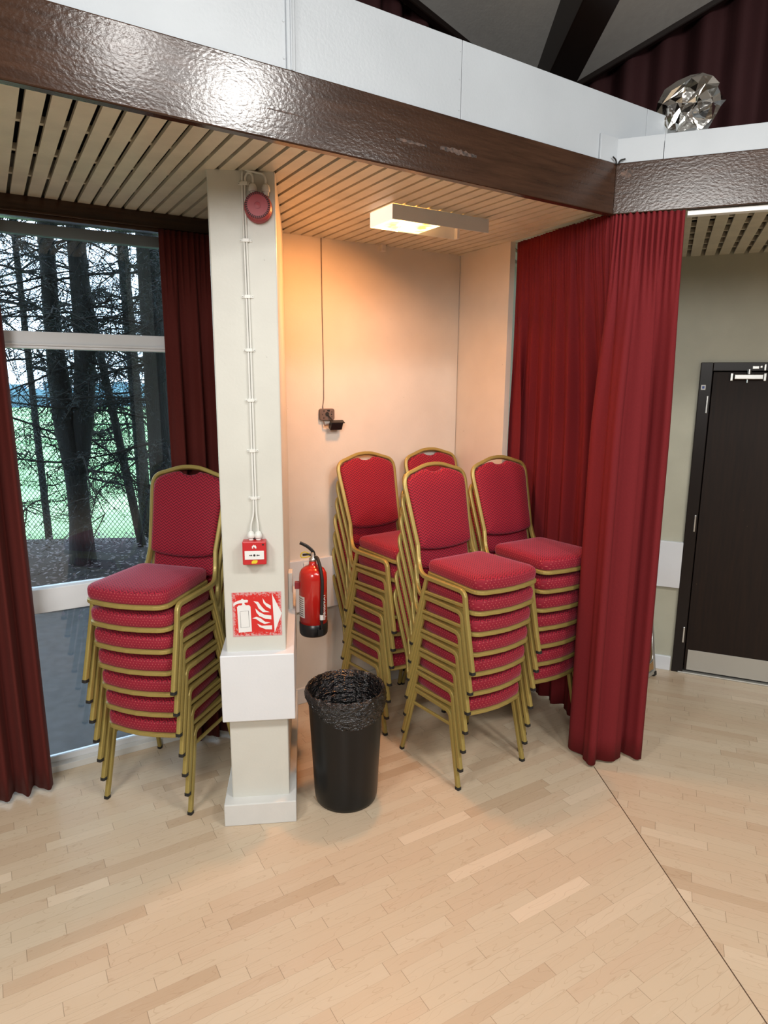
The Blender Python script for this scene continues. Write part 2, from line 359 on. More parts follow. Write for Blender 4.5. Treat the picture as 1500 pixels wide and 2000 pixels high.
# ------------------------------------------------------------------ floor
sd = az(-4.3); ps = V3((1.0905, 3.074)); far_ = ps + sd * 2.2; near_ = ps - sd * 9
wf = W0 + dW * 2.35 + nW * .06
mb = MB(); mb.add([(-6, -6, 0), (near_.x, -6, 0), (far_.x, far_.y, 0), (wf.x, wf.y, 0), (-1.44 - 4.6 * dW.x, 3.12 - 4.6 * dW.y, 0)], [(0, 1, 2, 3, 4)])
mb.add([(-6, -6, -.12), (near_.x, -6, -.12), (far_.x, far_.y, -.12), (wf.x, wf.y, -.12), (-1.44 - 4.6 * dW.x, 3.12 - 4.6 * dW.y, -.12)], [(4, 3, 2, 1, 0)])
mb.cur = 1
mb.add([(near_.x, -6, 0), (6, -6, 0), (6, 3.2, 0), (far_.x, far_.y, 0)], [(0, 1, 2, 3)])
mb.cur = 2
e = Vector((0.0022, 0, 0)); mb.add([near_ - e + UP * .0006, near_ + e + UP * .0006, ps + e + UP * .0006, ps - e + UP * .0006], [(0, 1, 2, 3)])
M['seam'] = mat('seam_gap', (0.09, 0.05, 0.03), 0.7)
fl = struct(mb.build('floor', [M['boards_left'], M['boards_right'], M['seam']]))

# ------------------------------------------------------------------ walls
def wall(name, P, d, n, s0, s1, z0, z1, m, th=0.12): return struct(MB().slab(P, d, n, s0, s1, 0, th, z0, z1).build(name, m))
WL, WR_ = -3.2, 0.80                                              # window run, seen along the wall
wall('wall_over_window', W0, dW, nW, -5.2, WR_, 2.712, 2.95, M['cream'])
wall('wall_alcove_back', WA, dW, nW, WR_, 2.25, -0.1, 2.95, M['alcove'])
wall('wall_window_side', W0, dW, nW, -5.2, WL, -0.1, 2.95, M['cream'])
# partition closing the alcove on the right
dP = (PC - BC).normalized(); nP = leftn(dP)
wall('wall_alcove_right', BC, dP, nP, -0.12, (PC - BC).length, 0, 2.95, M['alcove'], 0.035)
wall('wall_right', R0, dR, nR, -1.55, -0.03, 0, 2.95, M['shaded_wall'])
struct(MB().slab(R0, dR, nR, -0.03, 0.98, .12, .14, 0, 2.95).build('light_stop_behind_door', M['black']))  # added black sheet that stops light leaking round the door leaf
struct(MB().slab(R0, dR, nR, -0.03, 0.98, 0, .12, 2.06, 2.95).build('wall_right_over_door', M['shaded_wall']))
wall('wall_right_far', R0, dR, nR, 0.98, 4.2, 0, 2.95, M['shaded_wall'])
struct(MB().slab((-6, -6), Vector((1, 0, 0)), Vector((0, -1, 0)), 0, 12, 0, .1, 0, 5.2).build('wall_hall_back', M['hall']))
struct(MB().slab((-6, -6), Vector((0, 1, 0)), Vector((-1, 0, 0)), 0, 6.6, 0, .1, 0, 5.2).build('wall_hall_left', M['hall']))
struct(MB().slab((6, -6), Vector((0, 1, 0)), Vector((1, 0, 0)), 0, 9.2, 0, .1, 0, 5.2).build('wall_hall_right', M['hall']))
struct(MB().box((0, -0.6, 5.25), (12.4, 11.2, .1)).build('ceiling_hall', M['hall']))
# pier
struct(MB().slab(F0, dF, nF, -0.253, 0, 0, 1.02, 0, 2.715).build('wall_pier', M['cream'], bevel=0.006))
# skirtings
mb = MB(); mb.slab(F0, dF, nF, -0.285, 0.030, -0.055, 1.02, 0, 0.105); struct(mb.build('baseboard_pier', M['scuffed'], bevel=0.004))
struct(MB().slab(WA, dW, nW, 0.95, 2.19, -0.02, 0.0, 0, 0.10).build('baseboard_alcove_back', M['scuffed'], bevel=0.003))
struct(MB().slab(R0, dR, nR, -1.5, -0.05, -0.02, 0.0, 0, 0.10).build('baseboard_right', M['white'], bevel=0.003))
# boxed rails around the walls
mb = MB(); mb.slab(F0, dF, nF, -0.276, 0.034, -0.045, 0.90, 0.496, 0.80); struct(mb.build('trim_1', M['white'], bevel=0.004))
struct(MB().slab(WA, dW, nW, 0.95, 2.185, -0.035, 0.0, 0.595, 0.910).build('trim_2', M['white'], bevel=0.003))
struct(MB().slab(R0, dR, nR, -1.5, -0.041, -0.03, 0.0, 0.594, 0.908).build('trim_3', M['white'], bevel=0.003))

# ------------------------------------------------------------------ slatted ceilings
def slats(name, poly, along, across, pitch, width, m, batt=0.30, o=(0, 0)):
    poly = [tuple(p) for p in poly]; mb = MB(); O = V3(o)
    ts = [(V3(p) - O).dot(across) for p in poly]; us = [(V3(p) - O).dot(along) for p in poly]
    k = math.floor(min(ts) / pitch)
    while k * pitch < max(ts):
        q = clip(poly, O + across * (k * pitch), across); q = clip(q, O + across * (k * pitch + width), -across) if len(q) > 2 else q
        if len(q) > 2: mb.prism(q, ZC, ZC + 0.014)
        k += 1
    mb.cur = 0
    k = math.floor(min(us) / batt)
    while k * batt < max(us):
        q = clip(poly, O + along * (k * batt), along); q = clip(q, O + along * (k * batt + 0.022), -along) if len(q) > 2 else q
        if len(q) > 2: mb.prism(q, ZC + 0.0145, ZC + 0.035)
        k += 1
    mb.cur = 1; mb.prism(poly, ZC + 0.17, ZC + 0.19)  # black lid; its colour stands in for the unlit void behind the gaps
    return struct(mb.build(name, [m, M['black']]))
bk = lambda s, t=0.032: C + dB * s + nB * t
EX = Vector((.07, 0, 0))
pl = [bk(-4.5), bk(0.02), bk(.02) + EX, PC + EX, BC, BC - dW * 7.0]
slats('ceiling_left', [(p.x, p.y) for p in pl], nW, dW, 0.0655, 0.0505, M['slat'], 0.31, (W0.x, W0.y))
b2 = lambda s, t=0.032: C + d2 * s + n2 * t
RC = R0 + dR * -1.6
pr = [b2(0.09), b2(3.6), R0 + dR * 3.6, RC, BC + nW * .1, PC + EX * 1.1]
slats('ceiling_right', [(p.x, p.y) for p in pr], nR, dR, 0.079, 0.055, M['slat'], 0.16, (R0.x, R0.y))

# ------------------------------------------------------------------ beams and boards above
mb = MB()
def prism_z(poly, z0, z1): return MB().prism([(p.x, p.y) for p in poly], z0, z1)
mit = C + (-sd) * 0.0
def miter(t):  # point behind the corner where both planes set back by t meet
    a = C + nB * t; b = C + n2 * t; den = dB.x * (-d2.y) + d2.x * dB.y
    r = b - a; u = (r.x * (-d2.y) + d2.x * r.y) / den; return a + dB * u
struct(prism_z([bk(-5, 0), C, miter(.035), bk(-5, .035)], 2.662, 2.868).build('trim_beam_left', M['beam'], bevel=0.004))
struct(prism_z([C, b2(4, 0), b2(4, .035), miter(.035)], 2.662, 2.868).build('trim_beam_right', M['beam'], bevel=0.004))
mb = MB(); cuts = [-5, -2.93, -1.545, -0.86, 0.20, 0.62]
for a, b in zip(cuts[:-1], cuts[1:]): mb.slab(C, dB, nB, a + .0012, b - .0012, 0.012, 0.03, 2.868, 3.127)
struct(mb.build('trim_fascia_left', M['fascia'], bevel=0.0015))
mb = MB()
for a, b in ((-0.105, 0.0),): mb.slab(C, dB, nB, a, b + .004, 0.002, 0.011, 2.868, 2.970)
mb.slab(C, d2, n2, -0.002, 0.185, 0.004, 0.02, 2.868, 2.966); mb.slab(C, d2, n2, 0.187, 4, 0.004, 0.02, 2.868, 2.966)
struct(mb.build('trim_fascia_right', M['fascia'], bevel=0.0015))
mb = MB(); mb.slab(C, dB, nB, -1.548, -1.520, 0.004, 0.012, 2.868, 3.127); mb.slab(C, dB, nB, -1.537, -1.531, 0.000, 0.004, 2.868, 3.127)
struct(mb.build('trim_cover_strip', M['fascia'], bevel=0.002))
mb = MB()
for z in (2.90, 3.0, 3.09):
    for s_ in (-1.556, -0.87): mb.lathe([(0.004, 0), (0.003, .0015)], C + dB * s_ + nB * 0.012 + UP * z, 8, X=dB, Y=UP, Z=-nB)
struct(mb.build('trim_screw_heads', M['fascia']))
# ledge over the low ceilings
pa = [bk(-5, .03), miter(.03), miter(.62), bk(-5, .62)]
struct(prism_z([bk(-5, .03), C + nB * .03 + dB * .05, C + nB * .95 - dB * .3, bk(-5, 1.4)], 2.925, 2.945).build('ceiling_ledge_left', M['black']))
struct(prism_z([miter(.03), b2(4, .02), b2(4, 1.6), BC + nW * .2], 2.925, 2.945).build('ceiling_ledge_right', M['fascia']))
# paint bruises on the beams
def bruise(name, s0, s1, z0, z1, P, d, n, seed, m):
    rnd = random.Random(seed); k = 16; top = []; bot = []
    for i in range(k + 1):
        u = i / k; w = (z1 - z0) / 2 * (0.35 + 0.65 * math.sin(math.pi * min(max(u, .04), .96)) ** .4); zm = (z0 + z1) / 2
        top.append((s0 + (s1 - s0) * u, zm + w * rnd.uniform(.4, 1.0))); bot.append((s0 + (s1 - s0) * u, zm - w * rnd.uniform(.4, 1.0)))
    o = MB().extr(top + bot[::-1], V3(P), d, UP, -n, 0.0002, 0.0008).build(name, m); return struct(o)
M['bare'] = paint('bare_scraped_wood', (0.15, 0.085, 0.06), 0.6, 0.5, 1.0, 1.0, 60)
bruise('trim_bruise_1', -0.96, -0.79, 2.744, 2.768, C, dB, nB, 1, M['bare'])
bruise('trim_bruise_2', -1.15, -1.02, 2.742, 2.756, C, dB, nB, 2, M['bare'])
bruise('trim_bruise_3', -1.62, -1.50, 2.742, 2.748, C, dB, nB, 3, M['bare'])
bruise('trim_bruise_4', 0.02, 0.07, 2.80, 2.845, C, d2, n2, 4, M['bare'])

# ------------------------------------------------------------------ roof over the hall, gable curtains
sb = 0.60; G = miter(sb)
zl = lambda t: 3.27 - 0.29 * t if t < 0 else 3.27        # top edge of the left gable, t along the wall from G
zr = lambda t: 3.41 + 0.44 * t
A1 = G + dB * -3.2; A1.z = zl(-3.2); A0 = V3(G, 3.27)
PT = Vector((0.833, 2.9, 3.66))
def roofquad(name, a, b, c):
    q = c + (a - b); nn = (a - b).cross(c - b).normalized(); nn = nn if nn.z > 0 else -nn
    vs = [b, a, q + (q - a) * 1.6, c + (c - b) * 1.6]; vs = vs + [p + nn * 0.06 for p in vs]
    return struct(MB().add(vs, [(0, 1, 2, 3), (4, 7, 6, 5), (0, 4, 5, 1), (1, 5, 6, 2), (2, 6, 7, 3), (3, 7, 4, 0)]).build(name, M['roof']))
roofquad('ceiling_roof_left', A1, A0, PT)
B0 = V3(G, 3.41); B1 = G + d2 * 3.0; B1.z = zr(3.0)
roofquad('ceiling_roof_right', B1, B0, PT)
# rafter
P0 = Vector((0.799, 3.3, 3.295)); P1 = Vector((0.833, 2.9, 3.40)); rd = (P1 - P0).normalized(); sx = rd.cross(UP).normalized(); su = sx.cross(rd)
if su.z < 0: su = -su
mb = MB(); mid = (P0 + P1) / 2
mb.box(P0 + rd * 0.9 + su * 0.12, (3.2, 0.145, 0.24), (rd, sx, su)); struct(mb.build('trim_rafter', M['frame_dark'], bevel=0.004))
def sheet(P, d, n, s0, s1, zb, ztf, amp, folds, name, m, seed=0, th=0.004):
    rnd = random.Random(seed); N = int(folds * 10); mb = MB(); ph = [rnd.uniform(0, 6.28) for _ in range(4)]
    rows = 6
    for j in range(rows + 1):
        for i in range(N + 1):
            u = i / N; s_ = s0 + (s1 - s0) * u; v_ = j / rows; z = zb + (ztf(s_) - zb) * v_
            w = math.sin(2 * math.pi * folds * u + 1.2 * math.sin(5 * u + ph[0])) + 0.5 * math.sin(2 * math.pi * folds * 0.43 * u + ph[1])
            mb.v.append(tuple(V3(P) + d * s_ + n * (amp * w) + UP * z))
    for j in range(rows):
        for i in range(N): a = j * (N + 1) + i; mb.f.append([a, a + 1, a + N + 2, a + N + 1]); mb.mi.append(0)
    o = mb.build(name, m, smooth=True); sm = o.modifiers.new('thick', 'SOLIDIFY'); sm.thickness = th; return o
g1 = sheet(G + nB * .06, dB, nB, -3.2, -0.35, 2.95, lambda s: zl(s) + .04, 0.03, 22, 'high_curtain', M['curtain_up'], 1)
tag(g1, 'dark maroon curtain closing the high triangular window above the long white board', 'curtain', 'high curtains')
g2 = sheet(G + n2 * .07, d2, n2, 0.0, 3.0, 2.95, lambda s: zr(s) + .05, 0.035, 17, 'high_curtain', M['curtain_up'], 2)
tag(g2, 'dark maroon curtain hanging high up behind the silver foil balloon', 'curtain', 'high curtains')
# dark rails along the gable tops
for nm, P, d, a, b, zf in (('trim_gable_left', G - nB * .0, dB, -3.2, -.3, zl), ('trim_gable_right', G - n2 * .0, d2, -.1, 3.0, zr)):
    pa = P + d * a + UP * (zf(a) - .008); pb = P + d * b + UP * (zf(b) - .008); r_ = (pb - pa).normalized()
    struct(MB().sweep([pa, pb], rrect(.03, .04, .004, 1), UP).build(nm, M['frame_dark']))
for nm, d, n, a, b in (('wall_gable_left', dB, nB, -4, 1.2), ('wall_gable_right', d2, n2, -.4, 4)):
    struct(MB().slab(G + n * .16, d, n, a, b, 0, .08, 2.94, 5.2).build(nm, M['roof']))

# ------------------------------------------------------------------ window
win = bpy.data.objects.new('window_1', None); COL.objects.link(win); win.location = (W0.x, W0.y, 0); win['kind'] = 'structure'
def wslab(name, s0, s1, t0, t1, z0, z1, m, bevel=0.002):
    return put(MB().slab(W0, dW, nW, s0, s1, t0, t1, z0, z1), name, m, win, bevel=bevel)
wslab('head_board', WL, WR_, -0.03, 0.05, 2.625, 2.712, M['beam'])
wslab('head_mould', WL, WR_, -0.045, -0.03, 2.640, 2.650, M['beam'])
wslab('head_rail', WL, WR_, 0.02, 0.07, 2.565, 2.612, M['stone'])
wslab('transom', WL, WR_, 0.0, 0.07, 2.075, 2.150, M['white'])
wslab('transom_bead', WL, WR_, -0.008, 0.0, 2.088, 2.098, M['white'])
wslab('low_rail', WL, WR_, 0.0, 0.07, 0.838, 0.955, M['white'])
wslab('sill', WL, WR_, -0.012, 0.08, 0.0, 0.035, M['scuffed'])
wslab('sill_lip', WL, WR_, 0.03, 0.06, 0.035, 0.065, M['white'])
for s_ in (WL, 0.72): wslab('jamb', s_, s_ + .08, 0.0, 0.08, 0.0, 2.712, M['stone'])
for s_ in (-1.75,): wslab('mullion', s_, s_ + .07, 0.0, 0.07, 0.03, 2.62, M['white'])
for z0, z1 in ((.06, .84), (.953, 2.077), (2.148, 2.567)):
    wslab('pane', WL, WR_ - .02, 0.040, 0.044, z0, z1, M['glass'], 0)
# a curtain pelmet batten
# ------------------------------------------------------------------ outdoors
struct(MB().add([(-60, -20, -.07), (60, -20, -.07), (60, 90, -.07), (-60, 90, -.07)], [(0, 1, 2, 3)]).build('floor_grass_field', M['grass']))
struct(MB().prism([(-7, -0.15), (0.5, 4.34), (-0.2, 6.7), (-8.5, 3.8)], -.065, -.05).build('floor_outside_paving', M['paving']))
mb = MB(); NN = 30
for j in range(9):
    for i in range(NN + 1):
        u = i / NN; v_ = j / 8; x = -8.5 + 9 * u; yb = 3.2 + (x + 8.5) * 0.384; yt = 8.2 + (x + 4) * .1
        y = yb + (yt - yb) * v_; z = -.055 + 0.10 * math.sin(math.pi * min(1, v_ * 1.0)) + random.uniform(-.012, .012)
        mb.v.append((x, y, z if 0 < j < 8 else -.062))
for j in range(8):
    for i in range(NN): a = j * (NN + 1) + i; mb.f.append([a, a + 1, a + NN + 2, a + NN + 1]); mb.mi.append(0)
tag(mb.build('soil_bed', M['soil'], smooth=True), 'dark earth bed under the trees outside the window', 'soil', kind='stuff')
mb = MB()
for k in range(3800):
    x = random.uniform(-5.4, -1.4); v_ = random.random(); yb = 3.25 + (x + 8.5) * 0.384; yt = 8.3 + (x + 4) * .1; y = yb + (yt - yb) * v_
    if random.random() < .1: y -= random.random() * .5
    z = -.045 + 0.10 * math.sin(math.pi * v_) * (y > yb) + random.uniform(.0, .03); s_ = random.uniform(.012, .032); a = random.uniform(0, 6.28)
    d = Vector((math.cos(a), math.sin(a), random.uniform(-.3, .5))) * s_; e = Vector((-math.sin(a), math.cos(a), random.uniform(-.4, .4))) * s_ * .5; c_ = Vector((x, y, z + .01))
    mb.add([c_ - d, c_ - e * .9, c_ + d, c_ + e], [(0, 1, 2, 3)])
tag(mb.build('leaf_litter', M['leaf']), 'fallen leaves covering the earth beneath the trees', 'leaves', kind='stuff')
# distant hedge band
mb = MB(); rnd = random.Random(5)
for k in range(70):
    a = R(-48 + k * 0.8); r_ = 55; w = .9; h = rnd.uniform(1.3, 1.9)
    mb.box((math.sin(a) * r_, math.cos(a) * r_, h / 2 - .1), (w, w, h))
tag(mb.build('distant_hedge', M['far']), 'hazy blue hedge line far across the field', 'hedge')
# chain-link fence
fe = thing('chain_link_fence', (-3.6, 7.8, 0), 'dark chain-link fence standing between the leaf bed and the bright field', 'fence')
fp = V3((-3.6, 7.8)); fd = az(96); mb = MB(); zt, zb = 1.75, -.03; hh = zt - zb; s_ = -3.0; pitch = .055
tri = circ(.0036, 3)
while s_ < 3.4:
    for sg in (1, -1):
        mb.sweep([fp + fd * s_ + UP * zb, fp + fd * (s_ + sg * hh * .85) + UP * zt], tri, Vector((0, 1, 0)), cap=False)
    s_ += pitch
put(mb, 'mesh', M['wire'], fe)
for s_ in (-3, -1.05, 1.0, 3.0): put(MB().sweep([fp + fd * s_ + UP * -.06, fp + fd * s_ + UP * 1.8], circ(.02, 8), Vector((0, 1, 0))), 'post', M['wire'], fe)
put(MB().sweep([fp + fd * -3 + UP * zt, fp + fd * 3 + UP * zt], circ(.004, 5), UP), 'top_wire', M['wire'], fe)

def branch(mbB, mbN, p, d, L, r, rnd, depth, droop, leaf):
    pts = [Vector(p)]; d = Vector(d).normalized(); n = 7
    for i in range(n):
        d = (d + Vector((rnd.uniform(-.22, .22), rnd.uniform(-.22, .22), rnd.uniform(-.2, .2) - droop))).normalized(); pts.append(pts[-1] + d * L / n)
    mbB.sweep(pts, circ(r, 5), Vector((.3, .2, 1)), scale=[1 - .75 * i / n for i in range(n + 1)])
    if depth > 0:
        for i in range(2, n + 1):
            for _ in range(2):
                dd = (pts[i] - pts[i - 1]).normalized(); q = Vector((rnd.uniform(-1, 1), rnd.uniform(-1, 1), rnd.uniform(-.8, .5)))
                branch(mbB, mbN, pts[i], dd * .6 + q * .8, L * rnd.uniform(.3, .5), r * .42, rnd, depth - 1, droop * 1.1, leaf)
    elif leaf > 0:
        for i in range(1, n + 1):
            for _ in range(leaf):
                c_ = pts[i] + Vector((rnd.gauss(0, .03), rnd.gauss(0, .03), rnd.gauss(0, .03))); a = Vector((rnd.uniform(-1, 1), rnd.uniform(-1, 1), rnd.uniform(-.7, .5))).normalized()
                l_ = rnd.uniform(.025, .06); s2 = a.cross(Vector((rnd.uniform(-1, 1), rnd.uniform(-1, 1), rnd.uniform(-1, 1)))).normalized() * .0045
                mbN.add([c_ - s2, c_ + s2, c_ + a * l_], [(0, 1, 2)])
def tree(name, stems, label, seed, nb, leaf=3, zr_=(1.2, 4.2), Lr=(.7, 1.3), depth=1, droop=.03, cen=None, side=None, group=None):
    rnd = random.Random(seed); base = Vector(stems[0][0][0]); t = thing(name, (base.x, base.y, base.z), label, 'tree', group=group)
    for pts, rad in stems:
        cp = cat(pts, 5); k = len(cp); sc = []
        for i in range(k):
            u = i / (k - 1) * (len(rad) - 1); a = int(min(u, len(rad) - 2)); sc.append(rad[a] + (rad[a + 1] - rad[a]) * (u - a))
        prof = [(x * (1 + .08 * math.sin(5 * i)), y * (1 + .06 * math.cos(3 * i))) for i, (x, y) in enumerate(circ(1, 14))]
        put(MB().sweep(cp, prof, Vector((0, 1, 0)), scale=sc), 'trunk', M['bark'], t, smooth=True)
    B, N = MB(), MB()
    for _ in range(nb):
        pts, rad = rnd.choice(stems); cp = cat(pts, 5); c_ = rnd.choice([p for p in cp if p.z > zr_[0] and p.z < zr_[1]] or cp)
        a = rnd.uniform(0, 6.28); d = Vector((math.cos(a), math.sin(a) * .6, rnd.uniform(-.3, .35)))
        if side: d.x = abs(d.x) * side
        branch(B, N, c_, d, rnd.uniform(*Lr), .014, rnd, depth, droop, leaf)
    put(B, 'branches', M['twig'], t)
    if N.v: put(N, 'foliage', M['needles'], t)
    return t
x0, y0 = -3.16, 6.68
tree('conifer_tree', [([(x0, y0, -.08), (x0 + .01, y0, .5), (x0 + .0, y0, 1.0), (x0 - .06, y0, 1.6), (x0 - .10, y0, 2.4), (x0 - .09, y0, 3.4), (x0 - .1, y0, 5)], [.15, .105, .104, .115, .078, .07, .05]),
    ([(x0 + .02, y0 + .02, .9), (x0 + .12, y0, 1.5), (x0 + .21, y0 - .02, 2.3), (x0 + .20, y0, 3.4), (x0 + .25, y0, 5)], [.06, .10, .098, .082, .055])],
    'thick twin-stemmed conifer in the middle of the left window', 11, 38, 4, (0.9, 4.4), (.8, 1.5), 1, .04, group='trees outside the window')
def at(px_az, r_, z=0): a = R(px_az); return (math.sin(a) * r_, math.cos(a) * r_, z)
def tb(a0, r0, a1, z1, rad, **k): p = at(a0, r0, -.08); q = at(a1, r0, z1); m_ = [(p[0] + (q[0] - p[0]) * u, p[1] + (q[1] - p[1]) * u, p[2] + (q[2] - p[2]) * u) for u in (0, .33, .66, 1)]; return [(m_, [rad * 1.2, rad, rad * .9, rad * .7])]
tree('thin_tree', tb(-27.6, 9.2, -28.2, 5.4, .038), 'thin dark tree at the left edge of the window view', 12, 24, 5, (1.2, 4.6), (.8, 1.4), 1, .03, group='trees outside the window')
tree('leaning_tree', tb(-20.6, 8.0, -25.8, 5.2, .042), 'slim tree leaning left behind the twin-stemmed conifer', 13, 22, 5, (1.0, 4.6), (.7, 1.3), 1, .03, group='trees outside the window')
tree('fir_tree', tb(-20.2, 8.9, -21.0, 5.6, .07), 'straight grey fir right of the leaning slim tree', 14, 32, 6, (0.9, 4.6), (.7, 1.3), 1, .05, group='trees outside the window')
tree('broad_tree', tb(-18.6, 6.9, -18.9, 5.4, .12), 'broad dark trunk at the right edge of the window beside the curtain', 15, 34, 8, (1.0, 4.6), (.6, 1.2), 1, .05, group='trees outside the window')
tree('shrubby_tree', tb(-31.8, 7.6, -31.0, 5.2, .05), 'bushy dark tree half hidden by the curtain at the far left', 16, 26, 5, (0.7, 4.6), (.8, 1.5), 1, .03, group='trees outside the window')

# ------------------------------------------------------------------ curtains
def curtain(name, top, bot, zt, zb, folds, amp, label, m, tape=0.10, seed=3, pleats=None, hem=None, mids=None, grp=None, phase=0.0, paired=False):
    """grid cloth between a plan curve at the heading and a plan curve at the hem"""
    rnd = random.Random(seed); top = [Vector((*p, 0)) for p in top]; bot = [Vector((*p, 0)) for p in bot]
    def arc(pts, u):
        L = [0]; 
        for a, b in zip(pts[:-1], pts[1:]): L.append(L[-1] + (b - a).length)
        s_ = u * L[-1]
        for i in range(len(pts) - 1):
            if s_ <= L[i + 1] + 1e-9:
                q = (s_ - L[i]) / (L[i + 1] - L[i]); return pts[i].lerp(pts[i + 1], q)
        return pts[-1]
    if paired:
        LB = [0]
        for i in range(1, len(bot)): LB.append(LB[-1] + (bot[i] - bot[i - 1]).length * .5 + (top[i] - top[i - 1]).length * .8)
        def arc(pts, u):
            s_ = u * LB[-1]
            for i in range(len(pts) - 1):
                if s_ <= LB[i + 1] + 1e-9: return pts[i].lerp(pts[i + 1], (s_ - LB[i]) / (LB[i + 1] - LB[i]))
            return pts[-1]
    N = folds * 18; rows = 26; mb = MB(); ph = [rnd.uniform(-.5, .5) for _ in range(folds + 2)]; am = [rnd.uniform(.6, 1.15) for _ in range(folds + 2)]
    pleats = pleats or folds * 3
    for j in range(rows + 1):
        v_ = (j / rows) ** 1.25                                     # 0 top .. 1 hem
        for i in range(N + 1):
            u = i / N; mv = v_ if not mids else mids(v_); P = arc(top, u).lerp(arc(bot, u), mv); e = .012
            T = (arc(top, min(1, u + e)) - arc(top, max(0, u - e))).lerp(arc(bot, min(1, u + e)) - arc(bot, max(0, u - e)), mv); T.z = 0; T.normalize() if T.length > 0 else None
            n_ = leftn(T); z_t = zt[0] + (zt[1] - zt[0]) * u; z_b = zb; z = z_t + (z_b - z_t) * v_; dz = z_t - z
            k = u * folds; a_ = am[int(k)] * (1 - k % 1) + am[int(k) + 1] * (k % 1); f_ = ph[int(k)] * (1 - k % 1) + ph[int(k) + 1] * (k % 1)
            big = math.sin(2 * math.pi * (k + .35 * f_) + phase) + .35 * math.sin(4 * math.pi * k + 3 * f_)
            small = math.sin(2 * math.pi * u * pleats + 2 * f_)
            q = min(1, dz / .9); wq = max(0, 1 - abs(dz - tape) / tape * .6) if dz < 3 * tape else 0
            off = amp * a_ * big * (0.12 + .88 * q) + (.010 if dz < tape else .012 * max(0, 1 - (dz - tape) / .30)) * small
            mb.v.append(tuple(P + n_ * off + UP * z))
    for j in range(rows):
        for i in range(N): a = j * (N + 1) + i; mb.f.append([a, a + 1, a + N + 2, a + N + 1]); mb.mi.append(0)
    o = mb.build(name, m, smooth=True); s_ = o.modifiers.new('thick', 'SOLIDIFY'); s_.thickness = .003; s_.offset = 0
    tag(o, label, 'curtain', grp); return o
prs = [((.730, 3.880), (.745, 3.925)), ((.80, 3.68), (.87, 4.01)), ((.865, 3.46), (1.0, 3.84)), ((.93, 3.28), (1.10, 3.64)), ((.975, 3.16), (1.205, 3.46)), ((.995, 3.10), (1.13, 3.28)),
       ((1.01, 3.08), (1.022, 3.25)), ((1.04, 3.066), (1.035, 3.13)), ((1.10, 3.043), (1.09, 3.070)), ((1.15, 3.023), (1.20, 3.10)), ((1.19, 3.007), (1.24, 3.18)), ((1.265, 2.975), (1.352, 3.125))]
topR = [a for a, b in prs]; botR = [b for a, b in prs]
def settle(v_): q = min(1, v_ / .40); return q * q * (3 - 2 * q) * (.75 + .25 * v_)
curtain('stage_curtain', topR, botR, (2.70, 2.658), .015, 12, .028, 'long crimson curtain hung round the beam corner in front of the alcove chairs', M['curtain'], seed=5, pleats=44, mids=settle, paired=True)
o = lambda t, s_: W0 + dW * s_ + nW * t
def wp(s_, t): p = W0 + dW * s_ + nW * t; return (p.x, p.y)
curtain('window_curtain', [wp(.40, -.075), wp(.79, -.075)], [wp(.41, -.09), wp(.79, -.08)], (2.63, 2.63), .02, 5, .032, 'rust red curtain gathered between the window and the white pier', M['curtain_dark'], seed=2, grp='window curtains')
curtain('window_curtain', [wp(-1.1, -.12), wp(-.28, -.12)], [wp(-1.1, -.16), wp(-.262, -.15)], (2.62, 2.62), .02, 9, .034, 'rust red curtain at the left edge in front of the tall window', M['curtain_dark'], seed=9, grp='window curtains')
# curtain rail under the right beam
o = MB().slab(C, d2, n2, 0.30, 3.6, 0.02, 0.06, 2.640, 2.659).build('curtain_track', M['track'], bevel=.002); tag(o, 'white curtain track fixed under the right hand beam beside the crimson curtain', 'curtain track')

# ------------------------------------------------------------------ door
door = bpy.data.objects.new('door_1', None); COL.objects.link(door); door.location = (R0.x, R0.y, 0); door['kind'] = 'structure'
def ds(name, s0, s1, t0, t1, z0, z1, m, bevel=.002): return put(MB().slab(R0, dR, nR, s0, s1, t0, t1, z0, z1), name, m, door, bevel=bevel)
mb = MB(); mb.slab(R0, dR, nR, -.040, .030, -.022, .10, 0, 2.07); mb.slab(R0, dR, nR, .93, 1.0, -.022, .10, 0, 2.07); mb.slab(R0, dR, nR, .030, .93, -.022, .10, 2.018, 2.07)
put(mb, 'door_frame', M['frame_dark'], door, bevel=.003)
ds('door_leaf', .036, .926, -.004, .04, .018, 2.012, M['door'])
ds('kick_plate', .052, .91, -.0055, -.004, .022, .166, M['alu'], .0004)
ds('threshold', .0, .95, -.03, .05, .0, .010, M['alu'])
mb = MB(); mb.slab(R0, dR, nR, .150, .308, -.050, -.004, 1.968, 1.998)
cl = put(mb, 'door_closer', M['chrome'], door, bevel=.004)
mb = MB(); mb.slab(R0, dR, nR, .130, .147, -.02, -.004, 1.958, 2.006); mb.slab(R0, dR, nR, .311, .328, -.02, -.004, 1.958, 2.006)
put(mb, 'closer_end_bracket', M['chrome'], door, bevel=.003)
put(MB().lathe([(.011, 0), (.011, .03)], R0 + dR * .23 - nR * .028 + UP * 1.998, 14).lathe([(.004, -.02), (.004, 0)], R0 + dR * .225 - nR * .028 + UP * 1.968, 8), 'closer_spindle', M['chrome'], door)
mb = MB(); mb.slab(R0, dR, nR, .245, .282, -.032, -.022, 2.030, 2.048); mb.slab(R0, dR, nR, .306, .318, -.045, -.022, 2.02, 2.058); mb.slab(R0, dR, nR, .286, .30, -.030, -.022, 2.036, 2.050)
put(mb, 'closer_arm_shoe', M['chrome'], door, bevel=.002)
for z0 in (1.756, .988, .219): ds('hinge', .008, .020, -.030, -.018, z0, z0 + .11, M['chrome'], .003)
st = ds('frame_sticker', -.028, -.002, -.0235, -.022, 1.902, 1.932, M['label_white'], .0004)
